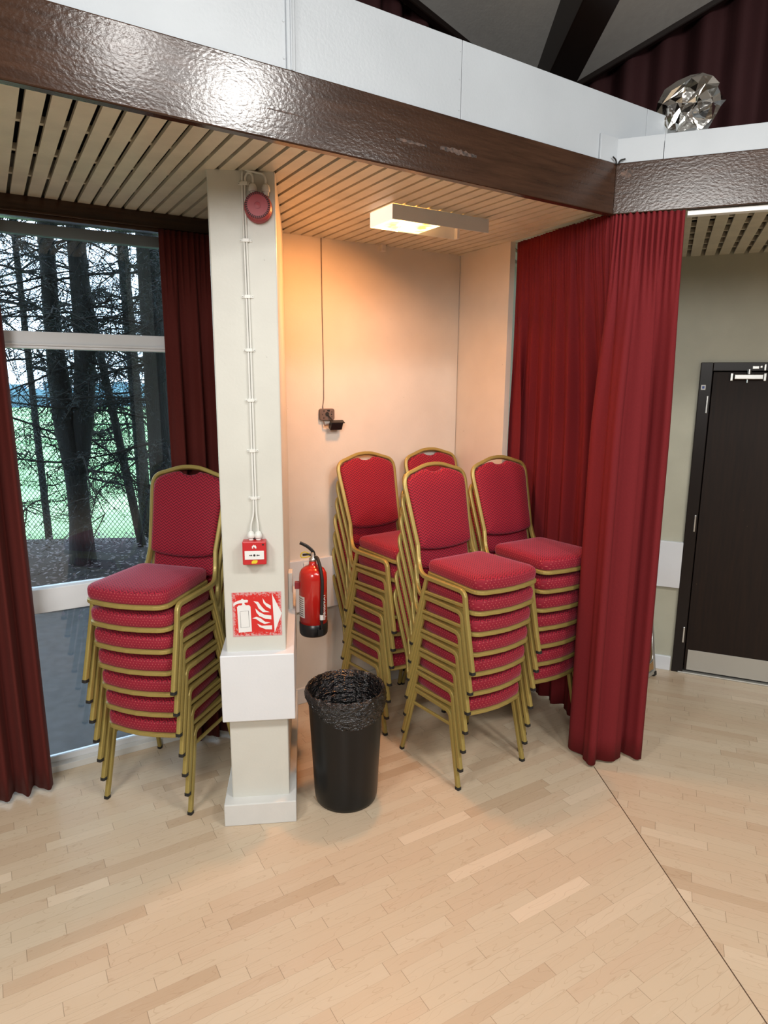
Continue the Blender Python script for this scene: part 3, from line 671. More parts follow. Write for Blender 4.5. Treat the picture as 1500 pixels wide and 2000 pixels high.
put(MB().slab(R0, dR, nR, -.022, -.008, -.0242, -.0235, 1.909, 1.925), 'sticker_print', M['blue_ink'], door)
# folded table behind the curtain
tp = Vector((1.835, 4.165, 0.02)); td = az(227); tl = (UP * .98 + leftn(td) * -.0 + Vector((-.06, .17, 0))).normalized(); tn = td.cross(tl).normalized()
tb_ = thing('folding_table', (tp.x, tp.y, 0), 'folded table with grey metal edge leaning on the wall behind the crimson curtain', 'table')
put(MB().box(tp + td * .45 + tl * .36, (.86, .022, .66), (td, tn, tl)), 'table_top', M['tan_wood'], tb_)
mb = MB()
for a, b, c_, d_ in ((-.0, .9, -.005, .02), (-.0, .9, .69, .715)): mb.box(tp + td * (a + b) / 2 + tl * (c_ + d_) / 2, (b - a, .032, d_ - c_), (td, tn, tl))
for a in (.01, .89): mb.box(tp + td * a + tl * .355, (.022, .032, .70), (td, tn, tl))
put(mb, 'table_edge', M['alu'], tb_, bevel=.004)
sg = -1 if tn.y > 0 else 1
put(MB().sweep(fillet([tp + td * .06 + tl * .5 + tn * sg * .028, tp + td * .06 + tl * .10 + tn * sg * .028, tp + td * .8 + tl * .10 + tn * sg * .028, tp + td * .8 + tl * .5 + tn * sg * .028], .05), circ(.008, 8), tn), 'leg_loop', M['chrome'], tb_, smooth=True)
put(MB().box(tp + td * .01 + tl * -.002, (.034, .038, .03), (td, tn, tl)), 'corner_cap', M['rubber'], tb_, bevel=.004)

# ------------------------------------------------------------------ chairs
def chair():
    t = thing('banquet_chair', (0, 0, 0), '', 'chair')
    tube = rrect(.020, .023, .005, 2); X = Vector((1, 0, 0))
    # seat cushion outline (x, f)
    out = []
    def arcp(cx, cy, r, a0, a1, n=5):
        for i in range(n + 1): a = R(a0 + (a1 - a0) * i / n); out.append((cx + r * math.cos(a), cy + r * math.sin(a)))
    arcp(.138, -.052, .058, 0, 78); out.append((.075, .020)); out.append((0, .026)); out.append((-.075, .020)); arcp(-.138, -.052, .058, 102, 180)
    arcp(-.150, -.372, .030, 180, 270, 3); arcp(.150, -.372, .030, 270, 360, 3)
    out2 = []
    n = len(out); cxm = (0, -.19)
    def ring(sc, z): return [((x - cxm[0]) * sc + cxm[0], (y - cxm[1]) * sc + cxm[1], z) for x, y in out]
    prof = [(.965, .391), (.99, .396), (1.002, .412), (1.002, .430), (.985, .441), (.94, .448), (.75, .454), (.45, .458), (.15, .459)]
    mb = MB(); vs = []
    for s_, z in prof: vs += ring(s_, z)
    fs = []; mb.v = vs
    for i in range(len(prof) - 1):
        for j in range(n): mb.f.append([i * n + j, i * n + (j + 1) % n, (i + 1) * n + (j + 1) % n, (i + 1) * n + j]); mb.mi.append(1 if i >= 4 else 0)
    mb.f.append(list(range(n))[::-1]); mb.mi.append(0); mb.f.append(list(range((len(prof) - 1) * n, len(prof) * n))); mb.mi.append(1)
    mb.build('seat', [M['fab_side'], M['fab_top']], t, smooth=True)
    mb = MB(); a = ring(1.0, .370); b = ring(1.018, .374); c_ = ring(1.018, .388); d_ = ring(.97, .391); mb.v = a + b + c_ + d_
    for i in range(3):
        for j in range(n): mb.f.append([i * n + j, i * n + (j + 1) % n, (i + 1) * n + (j + 1) % n, (i + 1) * n + j]); mb.mi.append(0)
    mb.f.append(list(range(n))[::-1]); mb.mi.append(0); mb.f.append(list(range(3 * n, 4 * n))); mb.mi.append(0)
    for sg in (-1, 1): mb.sweep([(sg * .2085, -.315, .372), (sg * .2085, -.155, .372)], tube, X)
    mb.build('seat_frame', M['gold'], t, smooth=False, bevel=.0015)
    for sg in (-1, 1):
        p = fillet([(sg * .2085, -.155, .372), (sg * .2085, -.082, .372), (sg * .212, -.068, .29), (sg * .220, -.001, .012)], [.06, .05], 6)
        l = MB().sweep(p, tube, X).build('leg', M['gold'], t, smooth=False)
        MB().sweep([(sg * .220, -.001, .014), (sg * .2202, .0, 0)], rrect(.023, .026, .005, 2), X).build('foot_cap', M['rubber'], l)
        p = fillet([(sg * .2085, -.315, .372), (sg * .2085, -.360, .372), (sg * .214, -.382, .28), (sg * .230, -.445, .012)], [.05, .04], 6)
        l = MB().sweep(p, rrect(.018, .020, .005, 2), X).build('leg', M['gold'], t)
        MB().sweep([(sg * .230, -.4447, .014), (sg * .2305, -.4475, 0)], rrect(.021, .023, .005, 2), X).build('foot_cap', M['rubber'], l)
        MB().sweep([(sg * .2125, -.376, .296), (sg * .211, -.078, .306)], rrect(.013, .016, .003, 1), X).build('stretcher', M['gold'], t)
    # back: plane through (f,z)
    def bp(x, z, off=0):   # point on the reclined plane; off = forward
        f = -.436 - (z - .349) * (.158 / .553); return Vector((x, f + off * .96, z + off * .27))
    half = [(.176, .505), (.184, .60), (.192, .70), (.1985, .775), (.199, .812), (.190, .838), (.168, .856), (.130, .868), (.085, .882), (.045, .8915), (0, .8945)]
    left = [Vector((-.2085, -.315, .372))] + fillet([(-.2085, -.34, .372), (-.206, -.405, .374), tuple(bp(-.186, .415)), tuple(bp(-.176, .505))], [.05, .05], 5)
    L = left + cat([bp(-x, z) for x, z in half], 3)[1:]
    full = L + [Vector((-p.x, p.y, p.z)) for p in L[::-1][1:]]
    MB().sweep(full, tube, Vector((1, 0, 0))).build('back_frame', M['gold'], t)
    # padded back
    hw = [(.487, 0.0, .160), (.496, 0, .168), (.60, 0, .174), (.70, 0, .182), (.775, 0, .189), (.812, 0, .189), (.832, 0, .179), (.847, 0, .158), (.858, 0, .125), (.868, 0, .088)]
    right = [(w, z) for z, _, w in hw]; notch = [(.055, .872), (.035, .860), (.0, .855), (-.035, .860), (-.055, .872)]
    bottom = [(-.12, .478), (-.06, .472), (0, .470), (.06, .472), (.12, .478)]
    o_ = bottom + right + notch + [(-x, z) for x, z in right[::-1]]
    m_ = len(o_); mb = MB(); cen = (0, .66)
    rings = [(1.0, -.006), (1.0, .006), (.975, .017), (.92, .022), (.6, .026), (.2, .027)]
    for s_, off in rings:
        for x, z in o_: mb.v.append(tuple(bp((x - cen[0]) * s_ + cen[0], (z - cen[1]) * s_ + cen[1], off)))
    for i in range(len(rings) - 1):
        for j in range(m_): mb.f.append([i * m_ + j, i * m_ + (j + 1) % m_, (i + 1) * m_ + (j + 1) % m_, (i + 1) * m_ + j]); mb.mi.append(0)
    mb.f.append(list(range(m_))[::-1]); mb.mi.append(0); mb.f.append(list(range((len(rings) - 1) * m_, len(rings) * m_))); mb.mi.append(0)
    mb.build('backrest', M['fab_back'], t, smooth=True)
    return t
ch0 = chair()
def dup(root):
    r = root.copy(); COL.objects.link(r)
    for c_ in list(root.children):
        k = c_.copy(); COL.objects.link(k); k.parent = r
        for g in c_.children: q = g.copy(); COL.objects.link(q); q.parent = k
    return r
K = 1.0486
ords = ['bottom', 'second from the bottom', 'third from the bottom', 'middle', 'third from the top', 'second from the top', 'top']
stacks = [((-1.035, 2.604), 194.7, .0131, 'in the stack by the tall window', 'stacked chairs by the window'),
          ((.524, 2.859), 145.2, .0125, 'in the alcove stack right of the bin', 'stacked chairs at the front of the alcove'),
          ((0.1824, 3.3393), 143.1, .0124, 'in the alcove stack behind the bin', 'stacked chairs behind the bin'),
          ((.882, 3.175), 146.9, .0136, 'in the stack against the crimson curtain', 'stacked chairs against the crimson curtain'),
          ((0.5485, 3.5955), 144.8, .0136, 'in the hindmost stack in the alcove', 'stacked chairs in the alcove corner')]
used = False
for (px, py), a, df, where, grp in stacks:
    for k in range(7):
        c_ = ch0 if not used else dup(ch0); used = True
        u = az(a); jit = random.Random(int(a * 10) + k); p = Vector((px * K, py * K, 0)) + u * (df * k) + leftn(u) * (jit.uniform(-.0025, .0025) if k else 0)
        c_.location = (p.x, p.y, k * .1041); c_.rotation_euler = (0, 0, -R(a))
        c_['label'] = ('%s red banquet chair %s' % (ords[k], where)); c_['category'] = 'chair'; c_['group'] = grp

# ------------------------------------------------------------------ waste bin
bc = Vector((-.172, 2.825, 0))
bn = thing('waste_bin', tuple(bc), 'tall round black plastic bin with a black bag beside the white pier', 'bin')
prof = [(.135, 0), (.143, .004), (.147, .02), (.150, .05), (.157, .20), (.166, .38), (.173, .51), (.178, .53), (.179, .545), (.174, .545), (.170, .52), (.160, .35), (.143, .02), (.0, .015)]
put(MB().lathe(prof, bc, 56, True, False), 'body', M['bin'], bn, smooth=True)
mb = MB(); seg = 120; rnd = random.Random(4)
ph = [rnd.uniform(0, 6.28) for _ in range(8)]
def wr(a, s_): return .5 * math.sin(13 * a + ph[0] + s_ * 2) + .35 * math.sin(29 * a + ph[1] - s_ * 3) + .25 * math.sin(47 * a + ph[2] + s_ * 5)
rows = []
for q in range(23):
    u = q / 22
    if u < .45:      # inside, from deep to rim
        v_ = u / .45; r_ = .130 + .040 * v_; z = .16 + .395 * v_; am = .007 * (1 - .4 * v_)
    elif u < .55:
        v_ = (u - .45) / .10; r_ = .170 + .014 * v_; z = .555 + .006 * math.sin(math.pi * v_); am = .003
    else:
        v_ = (u - .55) / .45; r_ = None; z = None
    row = []
    for j in range(seg):
        a = 2 * math.pi * j / seg
        if r_ is None:
            drop = .074 + .050 * math.sin(a + 2.44) + .008 * math.sin(3 * a)     # deeper towards the viewer's right
            zz = .553 - drop * v_; rr = .184 + .009 * math.sin(math.pi * min(1, v_ * 1.1)) - .010 * v_ + wr(a + v_ * 1.5, v_) * .0045 * (.4 + v_)
        else: rr = r_ + wr(a, u) * am; zz = z + wr(a * 1, 2) * .003
        mb.v.append((bc.x + rr * math.cos(a), bc.y + rr * math.sin(a), zz)); 
for q in range(22):
    for j in range(seg): mb.f.append([q * seg + j, q * seg + (j + 1) % seg, (q + 1) * seg + (j + 1) % seg, (q + 1) * seg + j]); mb.mi.append(0)
mb.f.append(list(range(seg))); mb.mi.append(0)
put(mb, 'bag', M['bag'], bn, smooth=True)

# ------------------------------------------------------------------ fire extinguisher on the pier's side
ec = Vector((-.356, 3.19, .668)); sN = Vector((.996, .085, 0)); sT = Vector((-.085, .996, 0))
ex = thing('fire_extinguisher', tuple(ec), 'red fire extinguisher with black base hanging on the right side of the white pier', 'fire extinguisher')
put(MB().lathe([(.066, .062), (.0705, .064), (.0705, .30), (.068, .325), (.058, .345), (.040, .358), (.022, .366), (.019, .372), (.019, .385), (.0, .386)], ec, 40, True, False), 'cylinder', M['red_gloss'], ex, smooth=True)
put(MB().lathe([(.056, 0), (.066, .004), (.071, .012), (.0725, .03), (.0725, .068), (.070, .070)], ec, 40), 'base_cup', M['black_gloss'], ex, smooth=True)
put(MB().lathe([(.015, .384), (.018, .39), (.018, .40), (.010, .405), (.010, .43), (.0, .432)], ec, 20, True, False), 'valve', M['chrome'], ex, smooth=True)
lx = -sN * 1.0
hb = ec + UP * .415
mb = MB(); mb.sweep(cat([hb + lx * -.008 + UP * -.0, hb + lx * .0 + UP * .022, hb + lx * .028 + UP * .048, hb + lx * .062 + UP * .066], 5), rrect(.016, .012, .004, 2), UP)
mb.sweep([hb + lx * -.006, hb + lx * .02 + UP * .006, hb + lx * .05 + UP * .004], rrect(.010, .012, .003, 1), UP)
put(mb, 'handle', M['black_gloss'], ex, smooth=True)
put(MB().sweep(cat([hb + lx * .012 + UP * .005, hb + lx * .035 + UP * .018, hb + lx * .055 + UP * .012, hb + lx * .058 + UP * -.006, hb + lx * .04 + UP * -.010, hb + lx * .012 + UP * -.004], 5), circ(.0028, 8), sT), 'safety_pin', M['yellow'], ex, smooth=True)
fr_ = (-ec).copy(); fr_.z = 0; fr_.normalize(); rr_ = Vector((-fr_.y, fr_.x, 0)); rr_ = rr_ if rr_.x > 0 else -rr_
def cyl(ang, r_, z):   # ang from viewer-facing direction towards the right
    return ec + (fr_ * math.cos(R(ang)) + rr_ * math.sin(R(ang))) * r_ + UP * z
put(MB().sweep(cat([ec + UP * .402 + rr_ * .008, ec + UP * .404 + rr_ * .022 + fr_ * .01, ec + rr_ * .036 + fr_ * .045 + UP * .365, ec + rr_ * .045 + fr_ * .064 + UP * .30, ec + rr_ * .043 + fr_ * .066 + UP * .21, ec + rr_ * .040 + fr_ * .068 + UP * .125], 6), circ(.0085, 10), sT), 'hose', M['rubber'], ex, smooth=True)
put(MB().lathe([(.0095, .100), (.0095, .126)], ec + rr_ * .040 + fr_ * .068, 14), 'hose_collar', M['label_white'], ex)
put(MB().lathe([(.006, .045), (.007, .08), (.0085, .100)], ec + rr_ * .040 + fr_ * .070, 14).box(ec + rr_ * .034 + fr_ * .074 + UP * .036, (.026, .016, .03), (rr_, fr_, UP)), 'nozzle', M['black_gloss'], ex)
def wrap(a0, a1, z0, z1, r_, n=8):
    mb = MB(); 
    for i in range(n + 1):
        a = a0 + (a1 - a0) * i / n
        for z in (z0, z1): mb.v.append(tuple(cyl(a, r_, z)))
    for i in range(n): mb.f.append([2 * i, 2 * i + 2, 2 * i + 3, 2 * i + 1]); mb.mi.append(0)
    return mb
put(wrap(-88, -38, .105, .215, .0709), 'label', M['label_white'], ex)
mb = MB()
for i in range(9): 
    w = wrap(-80, -44, .113 + i * .011, .1165 + i * .011, .0712, 5); mb.add(w.v, w.f)
put(mb, 'label_print', M['rubber'], ex)
def text_mesh(txt, size, weight=0.0):
    cu = bpy.data.curves.new('txt', 'FONT'); cu.body = txt; cu.size = size; cu.offset = weight; ob = bpy.data.objects.new('txt', cu); COL.objects.link(ob)
    me = bpy.data.meshes.new_from_object(ob.evaluated_get(bpy.context.evaluated_depsgraph_get()) if False else ob); bpy.data.objects.remove(ob); return me
me = text_mesh('hydroSPRAY', .026, .0006)
for v_ in me.vertices:
    q = v_.co.copy(); p = cyl(56 + (q.y / .0709) * -57.3 * 1.0, .0713, .09 + q.x) - ec; v_.co = p
me.materials.append(M['label_white']); to = bpy.data.objects.new('lettering', me); COL.objects.link(to); to.parent = ex
mb = MB(); bw = ec - sN * .088
mb.box(ec - sN * .078 + UP * .262, (.028, .03, .035), (sN, sT, UP)); put(mb, 'wall_bracket', M['sounder_red'], ex, bevel=.003)
o = MB().box(F0 + nF * .56 + dF * .012 + UP * .885, (.022, .085, .21), (dF, nF, UP)).build('switch_cover', M['plastic_white'], bevel=.004)
tag(o, 'narrow white wall box on the side of the pier beside the fire extinguisher', 'wall box')
tagc = MB().slab(WA, dW, nW, 1.14, 1.17, -.044, -.0352, .79, .895).build('blank_plate', M['label_white'], bevel=.003); tag(tagc, 'small blank plate on the alcove rail just behind the extinguisher', 'plate')

# ------------------------------------------------------------------ sign on the pier
sO = F0 + dF * -.2215 + UP * .868
sg_ = thing('fire_extinguisher_sign', tuple(sO), 'scratched red sign with white extinguisher, flames and arrow on the white pier', 'sign')
m = mat('scratched_red_sign', (0.62, 0.02, 0.02), 0.4); t = NT(m); tc = t.n('ShaderNodeTexCoord'); sp = t.n('ShaderNodeSeparateXYZ'); t.l(tc.outputs['Generated'], sp.inputs[0])
ex_ = t.math('MULTIPLY', t.math('ABSOLUTE', t.math('SUBTRACT', sp.outputs[0], .5)), 2.0); ez_ = t.math('MULTIPLY', t.math('ABSOLUTE', t.math('SUBTRACT', sp.outputs[2], .5)), 2.0)
edge = t.math('MAXIMUM', ex_, ez_); nn = t.noise(t.coord((1, 1, 1)), 120, 4, .7)
s2 = t.math('ADD', t.math('MULTIPLY', edge, 1.0), t.math('MULTIPLY', t.math('SUBTRACT', nn, .5), .9)); mask = t.ramp(s2, [(.86, G3(0)), (.98, G3(.75))])
t.l(t.mix(mask, (0.60, 0.020, 0.018), (0.62, 0.42, 0.42)), t.b.inputs['Base Color'])
sw, sh_ = .206, .196
put(MB().extr([(0, 0), (sw, 0), (sw, sh_), (0, sh_)], sO, dF, UP, -nF, 0, .002), 'sign_plate', m, sg_)
def sp_(pts): return [((x - 85) / 655 * sw, (1455 - y) / 600 * sh_) for x, y in pts]
def smoothp(pts): 
    q = cat([Vector((x, y, 0)) for x, y in pts] + [Vector((*pts[0], 0))], 4)[:-1]; return [(p.x, p.y) for p in q]
wh = MB()
wh.extr(sp_([(160, 1398), (335, 1392), (328, 1050), (310, 1028), (170, 1028), (150, 1050)]), sO, dF, UP, -nF, .002, .0026)
wh.extr(sp_([(205, 1030), (270, 1030), (250, 1008), (250, 992), (292, 990), (298, 965), (285, 955), (240, 955), (232, 940), (212, 940), (205, 955), (160, 965), (120, 985), (100, 1005), (104, 1038), (140, 1012), (180, 1000), (215, 998), (222, 1010)]), sO, dF, UP, -nF, .002, .0026)
put(wh, 'extinguisher_symbol', M['label_white'], sg_)
put(MB().sweep([sO + dF * x + UP * y - nF * .0028 for x, y in sp_([(187, 1112), (300, 1104), (303, 1325), (192, 1333)])], circ(.0005, 4), nF, closed=True), 'symbol_outline', M['ink'], sg_)
fm = MB()
for f_ in ([(490, 938), (530, 1002), (597, 1042), (597, 1090), (540, 1055), (500, 1005)], [(368, 975), (430, 988), (480, 1060), (525, 1108), (580, 1132), (490, 1128), (435, 1078), (410, 1020)],
           [(390, 1075), (440, 1125), (510, 1165), (600, 1180), (600, 1232), (520, 1220), (440, 1180), (402, 1130)], [(345, 1210), (400, 1190), (455, 1210), (515, 1262), (588, 1275), (510, 1293), (450, 1262), (400, 1222)],
           [(408, 1285), (470, 1315), (606, 1315), (606, 1370), (520, 1365), (440, 1330)]):
    fm.extr(sp_(f_), sO, dF, UP, -nF, .002, .0026)
put(fm, 'flame_symbol', M['label_white'], sg_)
put(MB().extr(sp_([(618, 888), (742, 1150), (640, 1418)]), sO, dF, UP, -nF, .002, .0026), 'arrow_symbol', M['label_white'], sg_)

# ------------------------------------------------------------------ manual call point
cO = F0 + dF * -.118 + UP * 1.246; w_ = .096
cp_ = thing('fire_call_point', tuple(cO), 'small square red break-glass call point on the white pier above the sign', 'fire alarm call point')
put(MB().box(cO - nF * .026, (w_, .052, .098), (dF, nF, UP)), 'housing', M['red_plastic'], cp_, bevel=.004)
put(MB().box(cO - nF * .0535 + UP * -.0075, (.078, .003, .036), (dF, nF, UP)), 'press_panel', M['label_white'], cp_, bevel=.001)
mb = MB(); q0 = cO - nF * .0555 + UP * -.0075
mb.extr(circ(.0045, 16), q0, dF, UP, -nF, 0, .0006)
for sg in (-1, 1): mb.extr([(sg * .021, .0013), (sg * .013, .0013), (sg * .013, .004), (sg * .008, 0), (sg * .013, -.004), (sg * .013, -.0013), (sg * .021, -.0013)], q0, dF, UP, -nF, 0, .0006)
put(mb, 'arrow_marks', M['ink'], cp_)
q1 = cO - nF * .0525 + UP * .028
mb = MB(); mb.extr([(-.009, -.007), (-.009, .002), (-.004, .006), (-.001, .009), (.001, .004), (.004, .007), (.009, .001), (.009, -.007), (.004, -.007), (.001, -.002), (-.004, .0), (-.004, -.007)], q1, dF, UP, -nF, 0, .0006); put(mb, 'flame_hand_mark', M['label_white'], cp_)
put(MB().extr([(-.012, -.007), (.006, -.007), (.012, -.001), (.012, .007), (-.006, .007), (-.012, .001)], cO - nF * .0525 + UP * -.036, dF, UP, -nF, 0, .0008), 'yellow_tag', M['yellow'], cp_)
put(MB().extr(circ(.004, 12), cO - nF * .0525 + dF * .036 + UP * .036, dF, UP, -nF, 0, .0006), 'key_hole', M['ink'], cp_)
for sx_ in (-.014, .016):
    put(MB().lathe([(.010, .049), (.010, .058), (.015, .059), (.016, .066), (.015, .072), (.012, .080), (.006, .086)], cO - nF * .016 + dF * sx_, 18), 'cable_gland', M['plastic_white'], cp_)
# ------------------------------------------------------------------ sounder
so = F0 + dF * -.0645 + UP * 2.577
sd_ = thing('alarm_sounder', tuple(so), 'round faded red alarm sounder at the top of the white pier', 'alarm sounder')
Y_ = UP; put(MB().lathe([(.052, 0), (.052, .03), (.050, .035), (.047, .045), (.047, .056), (.044, .060), (.0, .061)], so, 40, True, False, X=dF, Y=UP, Z=-nF), 'body', M['sounder_red'], sd_, smooth=False)
mb = MB()
for k in range(36):
    a = 2 * math.pi * k / 36; r_ = dF * math.cos(a) + UP * math.sin(a); tt = -dF * math.sin(a) + UP * math.cos(a)
    mb.box(so + r_ * .0425 - nF * .0600, (.009, .0040, .004), (r_, tt, nF))
put(mb, 'sound_slots', M['sounder_dark'], sd_)
put(MB().lathe([(.0125, .061), (.0125, .0625), (.0115, .0625), (.0115, .061)], so, 28, False, False, X=dF, Y=UP, Z=-nF).lathe([(.011, .0612), (.0, .0622)], so, 24, False, False, X=dF, Y=UP, Z=-nF), 'centre_cap', M['sounder_red'], sd_)
for sx_ in (-.018, .030):
    put(MB().lathe([(.011, .042), (.011, .056), (.015, .057), (.016, .064), (.015, .072), (.012, .080), (.006, .085)], so - nF * .018 + dF * sx_, 18), 'cable_gland', M['plastic_white'], sd_)
# cables
def cable(name, pts, label, r_=.0042):
    P = [F0 + dF * s_ + UP * z - nF * t_ for s_, z, t_ in pts]
    o = MB().sweep(cat(P, 8), circ(r_, 8), nF).build(name, M['plastic_white'], smooth=True); tag(o, label, 'cable', 'white cables on the pier'); return o
cable('alarm_cable', [(-.122, 2.712, .006), (-.1225, 2.5, .006), (-.120, 2.2, .006), (-.119, 1.9, .006), (-.1185, 1.6, .006), (-.119, 1.42, .008), (-.130, 1.36, .013), (-.132, 1.325, .016)], 'white cable running straight from ceiling down the pier to the call point')
cable('alarm_cable', [(-.0825, 2.655, .018), (-.0825, 2.685, .015), (-.092, 2.70, .008), (-.106, 2.695, .007), (-.1125, 2.66, .006), (-.1125, 2.5, .006), (-.110, 2.2, .006), (-.109, 1.9, .006), (-.1085, 1.6, .006), (-.108, 1.42, .008), (-.103, 1.36, .013), (-.102, 1.325, .016)], 'white cable looping out of the sounder and down the pier to the call point')
cable('alarm_cable', [(-.112, 2.716, .006), (-.100, 2.708, .008), (-.070, 2.703, .010), (-.045, 2.697, .013), (-.036, 2.68, .017), (-.0345, 2.655, .018)], 'short white cable from the ceiling into the right side of the sounder')
first = None
for i, z in enumerate((2.664, 2.463, 2.258, 2.057, 1.863, 1.662, 1.468)):
    c_ = F0 + dF * -.115 + UP * z
    if first is None:
        mb = MB(); mb.box(c_ - nF * .0065, (.024, .013, .013), (dF, nF, UP)); mb.box(c_ - nF * .002, (.046, .004, .010), (dF, nF, UP)); o = mb.build('cable_clip', M['plastic_white'], loc=c_, bevel=.001); first = o
        s_ = MB()
        for sx_ in (-.019, .019): s_.lathe([(.0015, .0), (.0012, .0012)], c_ - nF * .004 + dF * sx_, 8, X=dF, Y=UP, Z=-nF)
        so_ = s_.build('screw_head', M['ink'], loc=c_); so_.parent = o; so_.location = (0, 0, 0)
    else:
        o = first.copy(); COL.objects.link(o); o.location = c_
        for g in first.children: q = g.copy(); COL.objects.link(q); q.parent = o
    nm = ['topmost, beside the red sounder', 'second from the ceiling', 'third from the ceiling', 'fourth from the ceiling', 'third above the call point', 'second above the call point', 'lowest, just above the call point']
    tag(o, 'white cable saddle clip on the pier, ' + nm[i], 'cable clip', 'cable clips on the pier')

# ------------------------------------------------------------------ alcove light
LO = Vector((.030, 3.10, 2.645)); la = az(59.5); lb = leftn(la)
lt = thing('ceiling_light', tuple(LO), 'open white box light with a glowing yellow diffuser on the alcove ceiling', 'light')
zz0, zz1 = 2.645, 2.7085
put(MB().slab(LO, la, lb, 0, .54, 0, .004, zz0, zz1), 'side_panel', M['white'], lt)
put(MB().slab(LO, la, lb, 0, .50, .205, .209, zz0, zz1), 'side_panel', M['white'], lt)
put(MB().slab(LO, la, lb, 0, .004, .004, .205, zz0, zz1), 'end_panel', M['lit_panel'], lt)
put(MB().slab(LO, la, lb, .486, .500, .180, .205, zz0, zz1), 'end_panel', M['white'], lt)
put(MB().slab(LO, la, lb, .004, .27, .004, .205, zz0 + .004, zz0 + .008), 'diffuser', M['diffuser'], lt)
put(MB().slab(LO, la, lb, .02, .48, .09, .12, zz1 - .016, zz1), 'lamp_batten', M['white'], lt)
WARM = (1.0, 0.38, 0.115)
lp = area('alcove_lamp', tuple(LO + la * .13 + lb * .10 - UP * .006), .20, 33, WARM, tuple(LO + la * .13 + lb * .10 - UP * 1.0 - la * .42 + lb * .16), .16)
# small cream box at the ceiling line
o = MB().slab(WA, dW, nW, 1.665, 1.695, -.03, 0, 2.675, 2.712).build('junction_box', M['alcove'], bevel=.003); tag(o, 'tiny cream junction box where the alcove back wall meets the ceiling', 'junction box')
# old thermostat with a hanging cover and its cable
wq = lambda s_, z, t_: WA + dW * (s_ + .02) + UP * z - nW * t_
o = MB().sweep([wq(1.274, 2.708, .003), wq(1.276, 2.3, .003), wq(1.280, 2.0, .004), wq(1.279, 1.84, .004), wq(1.272, 1.80, .006), wq(1.272, 1.785, .006)], circ(.0021, 6), nW).build('wall_cable', M['rust'], smooth=True); tag(o, 'thin cable running down the alcove back wall to the broken thermostat', 'cable')
th_ = thing('broken_thermostat', tuple(wq(1.29, 1.75, 0)), 'rusty open thermostat on the alcove back wall with black cover hanging off', 'thermostat')
plate = [( -.045 + p[0] + .045, p[1]) for p in rrect(.092, .066, .012, 3)]
put(MB().extr(plate, wq(1.293, 1.752, 0), dW, UP, -nW, 0, .022), 'back_plate', M['rust'], th_, bevel=.002)
mb = MB(); mb.extr(circ(.011, 12), wq(1.291, 1.755, .0222), dW, UP, -nW, 0, .004)
for x, z, r_ in ((-.02, .02, .004), (.012, .021, .006), (.028, .0, .004), (-.03, 0, .003), (-.022, -.02, .004), (.004, .022, .004), (.03, .014, .003), (.03, -.014, .003)): mb.extr(circ(r_, 8), wq(1.291 + x, 1.752 + z, .0222), dW, UP, -nW, 0, .001)
mb.sweep([wq(1.292, 1.752, .026), wq(1.305, 1.735, .030), wq(1.318, 1.722, .032)], circ(.003, 6), UP); put(mb, 'dial', M['ink'], th_)
ax_ = (dW, (nW * .9 + UP * .43).normalized(), (UP * .9 - nW * .43).normalized())
put(MB().box(wq(1.335, 1.690, .045), (.075, .030, .046), ax_).box(wq(1.340, 1.711, .052), (.088, .034, .006), ax_), 'hanging_cover', M['black_gloss'], th_, bevel=.003)
put(MB().sweep([wq(1.27, 1.72, .012), wq(1.275, 1.69, .022), wq(1.31, 1.70, .035)], circ(.004, 6), UP), 'loose_wire', M['rust'], th_)

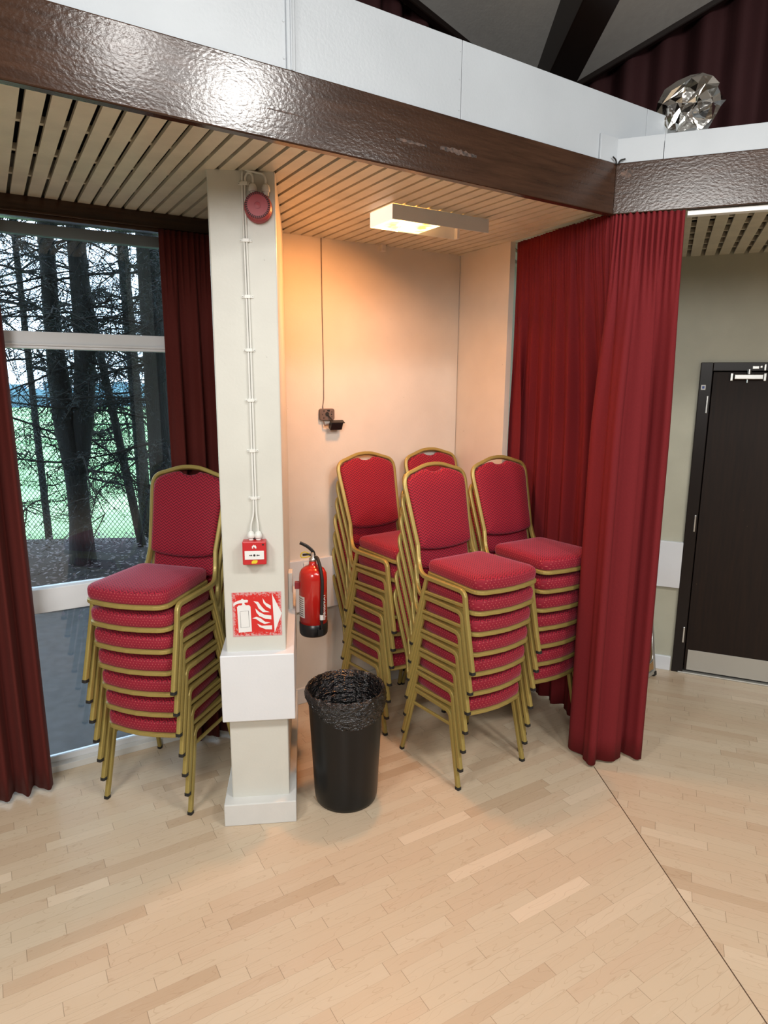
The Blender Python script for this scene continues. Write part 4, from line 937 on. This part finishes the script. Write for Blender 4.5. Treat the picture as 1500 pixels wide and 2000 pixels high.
# ------------------------------------------------------------------ foil balloon on the ledge
fc = Vector((1.350, 3.25, 3.092)); vd = Vector((-fc.x, -fc.y, -.9)).normalized(); rx = vd.cross(UP).normalized(); rx = rx if rx.x > 0 else -rx
rnd = random.Random(21); mb = MB(); nu, nv = 22, 13
ol = [(-.030, -.115), (.045, -.112), (.075, -.085), (.098, -.045), (.125, .010), (.142, .030), (.118, .060), (.112, .095), (.085, .125), (.045, .142), (.0, .140), (-.05, .125), (-.095, .10), (-.118, .055), (-.125, .01), (-.120, -.04), (-.095, -.085), (-.065, -.115)]
k = len(ol); cen = Vector((0, .02))
for side in (1, -1):
    base = len(mb.v)
    for ri, (sc, dp) in enumerate(((1.0, .0), (.84, .024), (.64, .034), (.42, .040), (.2, .044))):
        for i, (x, y) in enumerate(ol):
            jit = 0 if ri == 0 else 1
            px = cen.x + (x - cen.x) * sc + jit * rnd.uniform(-.014, .014); py = cen.y + (y - cen.y) * sc + jit * rnd.uniform(-.012, .012)
            d_ = dp + jit * rnd.uniform(-.016, .012) * (1.0 if ri < 3 else .5)
            mb.v.append(tuple(fc + rx * (px * 1.08) + UP * (py * 1.1 + .04) + vd * (d_ * side * (1 if side > 0 else .6))))
    for ri in range(4):
        for i in range(k):
            a = base + ri * k + i; b = base + ri * k + (i + 1) % k; c_ = b + k; d_ = a + k
            if rnd.random() < .5: mb.f += [[a, b, c_], [a, c_, d_]]
            else: mb.f += [[a, b, d_], [b, c_, d_]]
            mb.mi += [0, 0]
    mb.f.append([base + 4 * k + i for i in range(k)]); mb.mi.append(0)
o = mb.build('foil_balloon', M['foil'], loc=fc); tag(o, 'crumpled silver foil balloon resting on the white ledge before the high curtain', 'balloon')
# wires poking up at the beam corner
wt = thing('wire_ends', tuple(C + UP * 2.868), 'two short black wire ends curling up over the corner of the beams', 'wire')
put(MB().sweep(cat([C - nB * .004 + dB * -.005 + UP * 2.862, C - nB * .008 + dB * -.016 + UP * 2.877, C - nB * .008 + dB * -.035 + UP * 2.886], 6), circ(.0032, 8), nB), 'wire_end', M['rubber'], wt, smooth=True)
put(MB().sweep(cat([C - n2 * .004 + d2 * .008 + UP * 2.862, C - n2 * .008 + d2 * .016 + UP * 2.876, C - n2 * .008 + d2 * .036 + UP * 2.880], 6), circ(.0032, 8), n2), 'wire_end', M['rubber'], wt, smooth=True)
